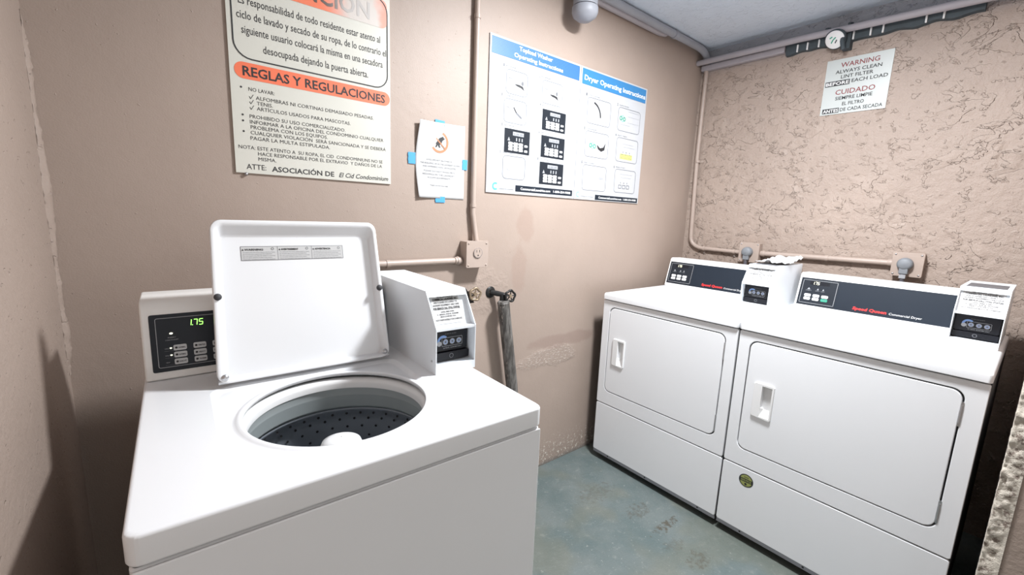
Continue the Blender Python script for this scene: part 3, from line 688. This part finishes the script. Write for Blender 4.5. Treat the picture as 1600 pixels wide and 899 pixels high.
for zz in (1.618, 1.460):
    for k in range(3): b.foutline(BW, -.735+.034*k, -.709+.034*k, zz, zz+.020, .003, .003, T+.0004, 'ink_grey')
    b.text(BW, '1 + 1', -.72, -.66, zz+.026, .009, 'ink_grey', T+.0004)
b.fring(BW, -.965, 1.495, .016, .0018, T+.0003, 'ink_silver', 16, 1.6, 4.7); b.fline(BW, -.965, 1.479, -.965, 1.511, .0018, T+.0003, 'ink_silver'); b.fline(BW, -.935, 1.465, -.905, 1.525, .0018, T+.0003, 'ink_silver'); b.text(BW, 'OPEN', -.905, -.865, 1.497, .008, 'ink_silver', T+.0003)
b.fring(BW, -1.045, 1.411, .014, .006, T+.0003, 'ink_mint', 20, .9, 5.4); b.text(BW, 'COMMERCIAL LAUNDRIES', -1.028, -.93, 1.401, .0045, 'ink_grey', T+.0003)
b.frect(BW, -.917, -.556, 1.391, 1.4165, T+.0002, 'slate')
b.text(BW, 'CommercialLaundries.com', -.890, -.700, 1.399, .0105, 'ink_white', T+.0008, .018); b.text(BW, '1-800-354-9008', -.685, -.570, 1.399, .0105, 'ink_white', T+.0008, .018)
b.build('instruction_print', o)

# lint filter warning on the right wall: u = -y
RW = Frame((0, 0, 0), (0, -1, 0), (0, 0, 1))     # normal -> -x
o = board('warning_sign', 'white metal sign reading WARNING in red high on the stucco wall', 'sign', RW, rect(.667, .926, 1.856, 2.114), .004, 'warn')
T = .0045
b = MB()
b.text(RW, 'WARNING', .726, .876, 2.074, .0225, 'ink_darkred', T, .012)
b.text(RW, 'CUIDADO', .720, .876, 1.9475, .0235, 'ink_darkred', T, .012)
b.build('red_lettering', o)
b = MB()
for s_, x0, x1, z in (('ALWAYS CLEAN', .708, .888, 2.0465), ('LINT FILTER', .733, .859, 2.022), ('EACH LOAD', .779, .916, 1.9965), ('SIEMPRE LIMPIE', .723, .869, 1.922), ('EL FILTRO', .755, .841, 1.894), ('DE CADA SECADA', .750, .914, 1.8665)):
    b.text(RW, s_, x0, x1, z, .0165, 'ink', T, .014)
b.frect(RW, .672, .772, 1.990, 2.014, T, 'ink'); b.text(RW, 'BEFORE', .675, .769, 1.9945, .0155, 'ink_white', T+.0008, .02)
b.frect(RW, .676, .745, 1.862, 1.885, T, 'ink'); b.text(RW, 'ANTES', .679, .743, 1.866, .0150, 'ink_white', T+.0008, .02)
b.build('black_lettering', o)

# ---------------------------------------------------------------- coin box (part of a machine; front at local y=0 facing -y)
def coin_box(root, loc, w, D_, slot):
    """loc: position of front bottom centre in the machine's frame"""
    x, y, z = loc; H = .196; h1 = .112; sy = .056
    fr = Frame((x, y, z), (1, 0, 0), (0, 0, 1)); hw = w/2; th = .0022
    b = MB()
    prof = [(y, z), (y+D_, z), (y+D_, z+H), (y+sy, z+H), (y, z+h1)]
    for a in (x-hw, x+hw-th): b.prism(prof, a, a+th, 'box_white')
    b.box(x-hw+th, x+hw-th, y+sy, y+D_, z+H-th, z+H, 'box_white'); b.box(x-hw+th, x+hw-th, y+D_-th, y+D_, z, z+H-th, 'box_white')
    b.box(x-hw+th, x+hw-th, y, y+.052, z, z+.020, 'box_white')                      # bottom lip / alcove floor
    b.box(x-hw+th, x+hw-th, y+.001, y+.052, z+.106, z+.112, 'box_white')             # shelf over the slide
    # sloping back of the notice recess
    q0, q1 = (y+.020, z+.112), (y+.062, z+.190)
    b.prism([q0, q1, (q1[0]+.003, q1[1]), (q0[0]+.003, q0[1])], x-hw+th, x+hw-th, 'box_white')
    b.box(x-hw+th, x+hw-th, y+.052, y+.055, z, z+.108, 'dark')
    b.prism([(y+.046, z+.1815), (y+sy, z+H), (y+sy+.003, z+H), (y+.050, z+.1815)], x-hw+th, x+hw-th, 'box_white')
    if slot:
        b.box(x-hw+.012, x+hw-.012, y+sy+.018, y+sy+.175, z+H+.0002, z+H+.0012, 'grey_plate')
    for sx in (-1, 1): b.tube([(x+sx*(hw-.0005), y+.02, z+.03), (x+sx*(hw+.0015), y+.02, z+.03)], .003, 'metal', 8)
    bx = b.build('coin_box', root)
    # notice
    uu = Vector((0, q1[0]-q0[0], q1[1]-q0[1])); Ls = uu.length
    nf = Frame((x, q0[0], q0[1]), (1, 0, 0), uu); b = MB(); e = hw-.010
    b.fplate(nf, rect(-e, e*.72 if not slot else e, .006, Ls-.004), .0006, .0012, 'paper')
    R_ = e*.68 if not slot else e*.95; Lf = -e*.93
    for s_, a, c_, v, h, bo in (('This machine is owned by', .18, .82, .90, .0042, .02), ('COMMERCIAL LAUNDRIES, INC.', .02, .98, .80, .0055, .04), ('AND IS LEASED EXCLUSIVELY TO', .05, .95, .70, .0045, .01), ('LAUNDRY EQUIPMENT ONLY SAVE', .0, 1, .60, .0045, .01),
                                ('FOR SERVICE CALL (TOLL STATUS)', .0, 1, .475, .0058, .03), ('(305) 888-5980', .25, .75, .365, .0036, .0), ('1-800-354-9008', .1, .9, .28, .0036, 0), ('MACHINE No.', .2, .8, .20, .0036, 0), ('NOT RESPONSIBLE FOR DAMAGES', .0, 1, .085, .0042, 0)):
        b.text(nf, s_, Lf+(R_-Lf)*a, Lf+(R_-Lf)*c_, .008+(Ls-.016)*v, h, 'ink', .0017, bo+.01)
    b.build('service_notice', bx)
    # coin slide
    b = MB(); e = hw-.003
    b.fplate(fr, rrect(-e, e, .021, .1055, .003, 3), -.0515, -.042, 'coin_black')
    b.fplate(fr, rrect(-e+.004, e-.004, .046, .101, .004, 3), -.042, -.030, 'coin_black')
    b.fplate(fr, rrect(-e+.002, e-.002, .024, .044, .003, 3), -.042, -.024, 'coin_black')
    d = -.0295
    b.fring(fr, -.021, .071, .0155, .006, d, 'coinblue', 18, .8, 3.6)
    b.fdisc(fr, -.031, .066, .0065, d+.0002, 'ink_silver', 14)
    for k in range(3): b.fdisc(fr, -.014+.019*k, .069, .0072, d+.0004, 'ink_silver', 16); b.fring(fr, -.014+.019*k, .069, .0050, .0016, d+.0007, 'coinblue', 14); b.fdisc(fr, -.014+.019*k, .069, .0018, d+.0008, 'slate', 8)
    b.foutline(fr, -.024, .034, .058, .080, .002, .0008, d+.0001, 'ink_silver'); b.text(fr, '25 CENTS  QUARTERS ONLY', -.02, .032, .052, .0030, 'ink_silver', d+.0003)
    b.text(fr, 'PUSH IN SLIDE', -.016, .016, .088, .0026, 'ink_grey', d+.0003)
    b.fring(fr, .0, .034, .006, .0014, -.0234, 'ink_grey', 12); b.build('coin_slide', bx)
    return bx
def seven(mb, fr, s_, x, z, h, d, m):
    """seven segment digits"""
    seg = {'1': 'bc', '7': 'abc', '5': 'afgcd', '.': ''}; w_ = h*.5; t_ = h*.13
    for ch in s_:
        if ch == '.': mb.frect(fr, x-h*.17, x-h*.03, z-t_*.2, z+t_*.8, d, m); x += h*.05; continue
        L_s = {'a': (0, h, w_, h), 'b': (w_, h/2, w_, h), 'c': (w_, 0, w_, h/2), 'd': (0, 0, w_, 0), 'e': (0, 0, 0, h/2), 'f': (0, h/2, 0, h), 'g': (0, h/2, w_, h/2)}
        for c_ in seg[ch]:
            a = L_s[c_]; sh = .12
            mb.fline(fr, x+a[0]+a[1]*sh, z+a[1], x+a[2]+a[3]*sh, z+a[3], t_, d, m)
        x += w_+h*.32

# ---------------------------------------------------------------- washer
WW, WD = .651, .711; WYAW = -.0222; cw, sw = math.cos(WYAW), math.sin(WYAW)
ox, oy = -2.0724-(WW/2)*cw-(WD/2)*sw, -.895-(WW/2)*sw+(WD/2)*cw
def wl_(x, y):   # world -> washer local
    dx, dy = x-ox, y-oy; return (dx*cw+dy*sw, -dx*sw+dy*cw)
W_ = thing('washing_machine', 'white top-loading washer with its lid open, showing the drum', 'washer', (ox, oy, 0), WYAW)
hx, hy = WW/2, WD/2; TZ = .914
tc = wl_(-2.400, -.640)
# cabinet shell
b = MB(); o_ = rrect(-hx+.003, hx-.003, -hy+.004, hy, .008, 3); i_ = rrect(-hx+.006, hx-.006, -hy+.007, hy-.003, .006, 3)
b.loops([[(x, y, z) for x, y in q] for q, z in ((i_, .035), (o_, .035), (o_, .866), (i_, .868), (i_, .05))], 'white', False); b.build('cabinet', W_)
b = MB(); fr = Frame((0, -hy+.0038, 0), (1, 0, 0), (0, 0, 1)); b.fplate(fr, rrect(-hx+.004, hx-.004, .06, .8665, .004, 3), 0, .0038, 'white'); b.build('front_panel', W_, bevel=.0025)
for sx in (-1, 1):
    for sy in (-1, 1):
        b = MB(); b.tube([(sx*(hx-.05), sy*(hy-.05), 0), (sx*(hx-.05), sy*(hy-.05), .012), (sx*(hx-.05), sy*(hy-.05), .04)], [.022, .016, .01], 'rubber', 14); b.build('foot', W_)
# top with recessed well and opening
R0 = .170
outer = rrect(-hx, hx, -hy, hy, .016, 5)
x0w, y0w = wl_(-2.612, -.835); x1w, _ = wl_(-2.205, -.5); y1w = hy-.27
well = rrect(x0w, x1w, y0w, y1w, .03, 5)
def inset(x, y, d): 
    s1 = (hx-d)/hx; s2 = (hy-d)/hy; return (x*s1, y*s2)
circ = [(tc[0]+R0*math.cos(2*PI*k/96), tc[1]+R0*math.sin(2*PI*k/96)) for k in range(96)]
A = angset(tc, (outer, well), 96)
O = polar(outer, tc, A); Wl = polar(well, tc, A)
def wscale(P, d):
    cx, cy = (x0w+x1w)/2, (y0w+y1w)/2; ax, ay = (x1w-x0w)/2, (y1w-y0w)/2
    return [(cx+(x-cx)*(1-d/ax), cy+(y-cy)*(1-d/ay)) for x, y in P]
def cl(r, z): return [(tc[0]+r*math.cos(a), tc[1]+r*math.sin(a), z) for a in A]
L = [[(*inset(x, y, .006), .871) for x, y in O], [(*inset(x, y, .0015), .872) for x, y in O], [(x, y, .876) for x, y in O], [(x, y, .9085) for x, y in O],
     [(*inset(x, y, .0008), .9115) for x, y in O], [(*inset(x, y, .0025), .9134) for x, y in O], [(*inset(x, y, .006), TZ) for x, y in O],
     [(x, y, TZ) for x, y in wscale(Wl, -.003)], [(x, y, TZ-.0012) for x, y in Wl], [(x, y, TZ-.0058) for x, y in wscale(Wl, .010)], [(x, y, TZ-.007) for x, y in wscale(Wl, .013)],
     cl(R0+.016, TZ-.007), cl(R0+.011, TZ-.005), cl(R0+.006, TZ-.003), cl(R0+.002, TZ-.0035), cl(R0, TZ-.006), cl(R0+.001, TZ-.012), cl(R0+.012, TZ-.013)]
b = MB(); b.loops(L, 'white', True); b.build('worktop', W_)
# tub
t3 = (tc[0], tc[1], 0)
b = MB(); b.lathe(t3, [(.205, .885), (.190, .893), (.176, .8945), (.168, .891), (.1655, .883), (.166, .872)], 'white_plastic', 96); b.build('tub_cover', W_)
b = MB(); b.lathe(t3, [(.166, .8735), (.168, .872), (.171, .852), (.1695, .8515), (.176, .822), (.1745, .818), (.186, .8175)], 'tubgrey', 96, mats=['tubgrey2', 'tubgrey2', 'tubgrey', 'tubgrey', 'tubgrey', 'tubgrey']); b.build('balance_ring', W_)
b = MB(); b.lathe(t3, [(.19, .819), (.178, .816), (.176, .812), (.181, .806), (.195, .79), (.203, .77), (.205, .60), (.200, .50), (.17, .47), (.05, .46), (.001, .46)], 'basket', 96); bk = b.build('basket', W_)
b = MB()
for r, (z, ro) in enumerate(((.797, .1895), (.778, .1995), (.755, .2045), (.730, .2045), (.705, .2045))):
    for k in range(36):
        a = 2*PI*(k+.5*(r % 2))/36; c_ = Vector((t3[0]+(ro-.003)*math.cos(a), t3[1]+(ro-.003)*math.sin(a), z)); nn = Vector((-math.cos(a), -math.sin(a), .35 if r < 2 else 0)).normalized(); tt = Vector((-math.sin(a), math.cos(a), 0)); ww = nn.cross(tt)
        b.add([c_+nn*.001+(tt*math.cos(2*PI*j/8)+ww*math.sin(2*PI*j/8))*.0032 for j in range(8)], [tuple(range(8))], 'dark')
tag(b.build('drain_hole', bk), kind='stuff')
b = MB(); b.lathe(t3, [(.15, .468), (.12, .50), (.07, .56), (.044, .65), (.038, .78), (.043, .80), (.043, .812), (.038, .824), (.024, .831), (.001, .834)], 'white_plastic', 48); ag = b.build('agitator', W_)
for k in range(4):
    b = MB(); a = PI/4+PI/2*k; ca, sa = math.cos(a), math.sin(a)
    P = lambda r, z, o_: (t3[0]+r*ca-o_*sa, t3[1]+r*sa+o_*ca, z)
    b.add([P(.03, .48, -.004), P(.14, .48, -.004), P(.11, .58, -.004), P(.045, .66, -.004), P(.03, .48, .004), P(.14, .48, .004), P(.11, .58, .004), P(.045, .66, .004)], [(0, 1, 2, 3), (7, 6, 5, 4), (0, 4, 5, 1), (1, 5, 6, 2), (2, 6, 7, 3), (3, 7, 4, 0)], 'white_plastic'); b.build('fin', ag)
# lid, leaning back
lx0, ly0 = wl_(-2.590, -.448); lx1, ly1 = wl_(-2.214, -.462); lw = lx1-lx0; ly = (ly0+ly1)/2+.000
tilt = math.radians(12)
lf = Frame((lx0, ly, .9235), (1, 0, 0), (0, math.sin(tilt), math.cos(tilt))); LH = .350
lid_o = rrect(0, lw, 0, LH, .022, 6)
# slightly narrower towards the handle edge
tap = lambda x, z, k=.0: (lw/2+(x-lw/2)*(1-.055*z/LH), z)
lid_o = [tap(*p) for p in lid_o]
def lin(d, top=0): return [tap(*p) for p in rrect(d, lw-d, d*.6, LH-d-top, max(.022-d*.6, .006), 6)]
b = MB()
rr = [([(x, z) for x, z in lid_o], -.022), (lid_o, -.002), (lin(.0022), .0), (lin(.009), .0), (lin(.012, .002), -.004), (lin(.017, .012), -.017), (lin(.021, .015), -.0185)]
b.loops([[lf.p(x, z, d) for x, z in P] for P, d in rr], 'white', True, True, True)
b.build('lid_shell', W_)
lid = W_.children[-1]; lid.name = 'lid'
for x, z in ((.0085, .185), (lw-.0085, .180)):
    p = tap(x, z); b = MB(); local_lathe(b, lf.p(p[0], p[1], -.001), lf.n, [(.0075, 0), (.0075, .003), (.005, .006), (.001, .0065)], 'rubber', 16); b.build('bumper', lid)
for x, z in ((.014, .0135), (lw-.014, .0135)):
    b = MB(); local_lathe(b, lf.p(x, z, -.001), lf.n, [(.0075, 0), (.007, .0025), (.004, .0045), (.001, .005)], 'metal', 14); b.build('screw', lid)
b = MB(); D_ = -.0180
fz0, fz1, fx0, fx1 = .262, .294, .064, .284
b.frect(lf, fx0, fx1, fz0, fz1, D_, 'paper'); b.foutline(lf, fx0, fx1, fz0, fz1, .0005, .0009, D_+.0002, 'ink_grey')
for k in (1, 2): b.frect(lf, fx0+(fx1-fx0)*k/3-.0004, fx0+(fx1-fx0)*k/3+.0004, fz0, fz1, D_+.0002, 'ink_grey')
for k, h_ in enumerate(('WARNING', 'AVERTISSEMENT', 'ADVERTENCIA')):
    xa = fx0+(fx1-fx0)*k/3+.004
    b.text(lf, h_, xa+.003, xa+.040, fz1-.0095, .0042, 'ink', D_+.0004, .03); b.fpoly(lf, [(xa-.002, fz1-.0095), (xa+.002, fz1-.0095), (xa, fz1-.0055)], D_+.0004, 'ink'); b.fring(lf, xa+.059, fz1-.006, .003, .001, D_+.0004, 'ink_grey', 10)
    for j, s_ in enumerate(('To reduce the risk of fire, electric shock or injury,', 'do not wash items soaked with flammable fluids.', 'Do not reach into the tub while it is moving.', 'Do not allow children to play in the washer.', 'Close the lid before you start the machine.')):
        b.text(lf, s_, xa, xa+.064-.006*(j % 2), fz1-.0145-.0040*j, .0023, 'ink_grey', D_+.0004)
b.build('warning_label', lid)
for x in (.012, lw-.012): b = MB(); b.tube([lf.p(x-.010, .004, -.010), lf.p(x+.010, .004, -.010)], .006, 'metal', 10); b.build('hinge', lid)
# control hood
c0, f0 = wl_(-2.708, -.332); c1, _ = wl_(-2.176, -.33)
hb = hy-.008
prof = [(f0, TZ+.001), (f0+.004, TZ+.012), (f0+.020, TZ+.150), (f0+.026, TZ+.165), (f0+.038, TZ+.173), (hb-.02, TZ+.176), (hb-.006, TZ+.170), (hb, TZ+.155), (hb, TZ+.001)]
b = MB(); b.prism(prof, c0, c1, 'console'); hood = b.build('control_hood', W_, bevel=.005, seg=3)
pf = Frame((c0+.014, f0+.004, TZ+.012), (1, 0, 0), (0, .016, .138))
b = MB(); PW = c1-c0-.03; PH = .132
b.fplate(pf, rrect(0, PW, .006, PH, .004, 3), -.002, .0012, 'black'); b.foutline(pf, .010, PW-.02, .015, PH-.008, .004, .0011, .0015, 'ink_silver'); pan = b.build('control_panel', W_)
b = MB(); seven(b, pf, '1.75', .066, .103, .0125, .0016, 'led'); b.build('price_display', pan)
b = MB(); b.fdisc(pf, .036, .089, .0032, .0016, 'led_white', 12, .0022); b.build('indicator_light', pan)
b = MB(); b.text(pf, 'INSERT', .030, .044, .079, .0026, 'ink_silver', .0016); b.text(pf, 'COINS TO START', .025, .048, .0735, .0026, 'ink_silver', .0016)
for r in range(3): b.text(pf, ('CYCLE', 'SOIL', 'TEMP')[r], .023, .030, .055-.0155*r, .0026, 'ink_silver', .0016); b.frect(pf, .022, .040, .0505-.0155*r, .0509-.0155*r, .0015, 'ink_grey')
b.build('panel_print', pan)
for r in range(3):
    for c_ in range(4):
        b = MB(); xa = .038+.0355*c_; za = .0505-.0155*r; lab = (('NORMAL', 'PERM PRESS', 'DELICATE', 'KNIT'), ('NORMAL', 'HEAVY', 'EXTRA', 'LIGHT'), ('HOT', 'WARM', 'BRIGHT', 'COLD'))[r][c_]
        b.fplate(pf, rrect(xa, xa+.0235, za, za+.0125, .003, 3), .001, .0025, 'button'); b.fdisc(pf, xa+.005, za+.0062, .0025, .0028, 'ink', 8); b.text(pf, lab, xa+.009, xa+.0215, za+.0042, .0036, 'ink', .0028, .02); b.build('button', pan)
    if r < 2: b = MB(); b.fdisc(pf, .0335, .0567-.0155*r, .0022, .0016, 'led_white', 10, .0016); b.build('indicator_light', pan)
# coin box on the washer
cx_, cy_ = wl_(-2.117, -.6265)
coin_box(W_, (cx_, cy_, TZ), .111, .43, False)

# ---------------------------------------------------------------- dryers (front at local y=0, facing -y; width runs +x)
DW, DD = .683, .711; TD = .922; DX = -.888
def make_dryer(label, y1, sticker, cby):
    t = thing('dryer', label, 'dryer', (DX+DD/2, y1-DW/2, 0), -PI/2)
    F = -DD/2; X0 = -DW/2
    fr = Frame((X0, F, 0), (1, 0, 0), (0, 0, 1))
    # cabinet behind the front panels
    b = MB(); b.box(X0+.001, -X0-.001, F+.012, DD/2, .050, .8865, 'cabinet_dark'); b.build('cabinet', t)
    b = MB(); b.box(X0+.002, -X0-.002, F+.020, F+.04, .022, .050, 'dark'); b.fbox(fr, .003, DW-.003, .034, .050, -.012, -.004, 'pipe_grey')
    for x in (.10, DW-.08, .33): b.fdisc(fr, x, .043, .004, -.0035, 'ink', 10)
    b.build('base_rail', t)
    for sx in (.06, DW-.06):
        for sy in (.06, DD-.06):
            b = MB(); b.tube([(X0+sx, F+sy, 0), (X0+sx, F+sy, .01), (X0+sx, F+sy, .052)], [.018, .014, .008], 'rubber', 12); b.build('foot', t)
    # front panels
    b = MB(); dop = rrect(.0435, .6375, .3990, .8530, .031, 8)
    holed(b, fr, rrect(.0015, DW-.0015, .3290, .8840, .006, 3), dop, -.012, 0, 'white'); b.build('front_panel', t, bevel=.002)
    b = MB(); b.fplate(fr, rrect(.0015, DW-.0015, .051, .3240, .008, 4), -.012, 0, 'white'); b.build('lower_panel', t, bevel=.0028, seg=3)
    # door with cup handle
    hc = (.1225, .6215)
    hole = rrect(.1125, .1475, .561, .684, .004, 3)
    b = MB(); holed(b, fr, rrect(.0480, .6330, .4035, .8485, .028, 8), hole, -.011, .0005, 'white'); dr = b.build('door', t, bevel=.0022)
    b = MB(); back = [(.1135, .600), (.1135, .678), (.132, .678), (.132, .600)]
    outer = [(.084, .556), (.149, .551), (.1535, .557), (.1535, .689), (.149, .694), (.086, .694), (.081, .688), (.081, .561)]
    cc = (.130, .622); hole2 = [(.1115, .560), (.147, .560), (.147, .685), (.1115, .685)]
    Aa = angset(cc, (outer, hole2)); Oo = polar(outer, cc, Aa); Ii = polar(hole2, cc, Aa); Bk = polar([(.1125, .590), (.142, .590), (.142, .680), (.1125, .680)], cc, Aa)
    b.loops([[fr.p(x, z, 0) for x, z in Oo], [fr.p(x, z, .0045) for x, z in Oo], [fr.p(cc[0]+(x-cc[0])*.96, cc[1]+(z-cc[1])*.98, .0065) for x, z in Oo], [fr.p(x, z, .0065) for x, z in Ii], [fr.p(x, z, .004) for x, z in Ii], [fr.p(x, z, -.0105) for x, z in Bk]], 'white_plastic', False, False, True)
    b.build('handle', dr)
    for z0 in (.425, .742):
        b = MB(); b.fplate(fr, rrect(.6325, .6385, z0, z0+.075, .002, 3), -.006, .0012, 'metal'); b.tube([fr.p(.6355, z0+.01, .001), fr.p(.6355, z0+.065, .001)], .0026, 'metal', 8); b.build('hinge', dr)
    # worktop with rolled edge
    b = MB(); q = [(x, y) for x, y in rrect(X0, -X0, F-.008, DD/2, .010, 4)]
    def ins(P, d): return [(x*(1-d/(DW/2)), (y+.004)*(1-d/(DD/2))-.004) for x, y in P]
    b.loops([[(x, y, z) for x, y in ins(q, d)] for d, z in ((.012, .890), (.002, .8885), (0, .8905), (0, .911), (.002, .917), (.006, .9208), (.012, TD))], 'white', True, True, True); b.build('worktop', t)
    # console
    cb = F+.553
    prof = [(cb, TD), (cb+.004, TD+.008), (cb+.044, TD+.150), (cb+.050, TD+.159), (cb+.060, TD+.162), (cb+.145, TD+.160), (cb+.150, TD+.150), (cb+.150, TD)]
    b = MB(); b.prism(prof, X0, X0+.552, 'white_plastic'); b.build('control_hood', t, bevel=.004, seg=3)
    pf = Frame((X0, cb+.004, TD+.008), (1, 0, 0), (0, .040, .142)); ph = .1475
    b = MB(); b.fplate(pf, rrect(.009, .542, .008, .137, .002, 2), -.002, .001, 'slate'); b.frect(pf, .0095, .158, .0085, .1365, .0013, 'black'); b.foutline(pf, .018, .154, .018, .128, .003, .0015, .0016, 'ink_silver'); pn = b.build('control_panel', t)
    b = MB(); b.frect(pf, .046, .124, .106, .124, .0014, 'coin_black'); seven(b, pf, '1.75', .056, .1085, .012, .0017, 'led_white'); b.build('price_display', pn)
    b = MB()
    for x, w_ in ((.040, .018), (.078, .012), (.100, .010)): b.fpoly(pf, [(x, .083), (x+w_*.7, .083), (x+w_*.35, .092)], .0016, 'ink_silver'); b.text(pf, 'INSERT' if x < .05 else 'DRY', x-.004, x+w_, .077, .0032, 'ink_silver', .0016)
    b.build('panel_print', pn)
    for r in range(2):
        for c_ in range(3):
            b = MB(); xa = .034+.034*c_; za = .049-.016*r; m = 'ink_green' if (r == 1 and c_ == 2 and sticker) else 'ink_white'
            b.fplate(pf, rrect(xa, xa+.026, za, za+.013, .004, 3), .001, .0028, m); b.text(pf, (('HIGH', 'MED', 'LOW'), ('PERM', 'DELICATE', 'START'))[r][c_], xa+.004, xa+.022, za+.0045, .0042, 'ink_grey', .0031); b.build('button', pn)
    b = MB(); b.text(pf, 'Speed Queen', .224, .340, .0215, .0125, 'ink_red', .0017, .035, .1); b.text(pf, 'Commercial Dryer', .348, .450, .021, .0095, 'ink_white', .0017, .0, .1); b.build('name_lettering', pn)
    if sticker:
        b = MB(); b.fdisc(fr, .099, .275, .0275, .0006, 'ink', 32); b.fdisc(fr, .099, .275, .0235, .0008, 'gold', 32)
        b.frect(fr, .0755, .1225, .268, .282, .0010, 'ink'); b.text(fr, 'SERVICE', .079, .119, .2715, .0075, 'gold', .0012, .02); b.text(fr, 'GAS', .09, .108, .286, .006, 'ink', .0012, .02); b.fdisc(fr, .099, .260, .005, .0012, 'ink', 10); b.build('round_sticker', t)
    coin_box(t, (X0+.610+cby[1], F+cby[0], TD), .120, cby[2], True)
    return t
make_dryer('white dryer nearest the back wall, crumpled paper on its coin box', -.0919, False, (.305, -.006, .37))
make_dryer('white dryer on the right with a round green sticker on its lower panel', -.0919-DW-.004, True, (.335, .0, .35))
# crumpled paper lying on the left dryer's coin box
b = MB(); NXp, NYp = 16, 22; vs = []
cx0, cy0, cz0 = -.34, -.697, TD+.196
for j in range(NYp+1):
    for i in range(NXp+1):
        u, v = i/NXp-.5, j/NYp-.5; x = cx0+v*.24+.02*mn.noise(Vector((u*3, v*3, 5))); y = cy0+u*.12+.01*mn.noise(Vector((u*3, v*3, 9)))
        h = .006+.020*abs(mn.noise(Vector((u*4+3, v*5, 1))))+.018*max(0, v)*1.6+.008*abs(mn.noise(Vector((u*11, v*11, 2))))
        vs.append((x, y, cz0+h))
fs = [(j*(NXp+1)+i, j*(NXp+1)+i+1, (j+1)*(NXp+1)+i+1, (j+1)*(NXp+1)+i) for j in range(NYp) for i in range(NXp)]
b.add(vs, fs, 'paper'); o = b.build('crumpled_paper'); so = o.modifiers.new('s', 'SOLIDIFY'); so.thickness = .0005
tag(o, 'crumpled white paper lying on top of the left dryer coin box', 'paper')
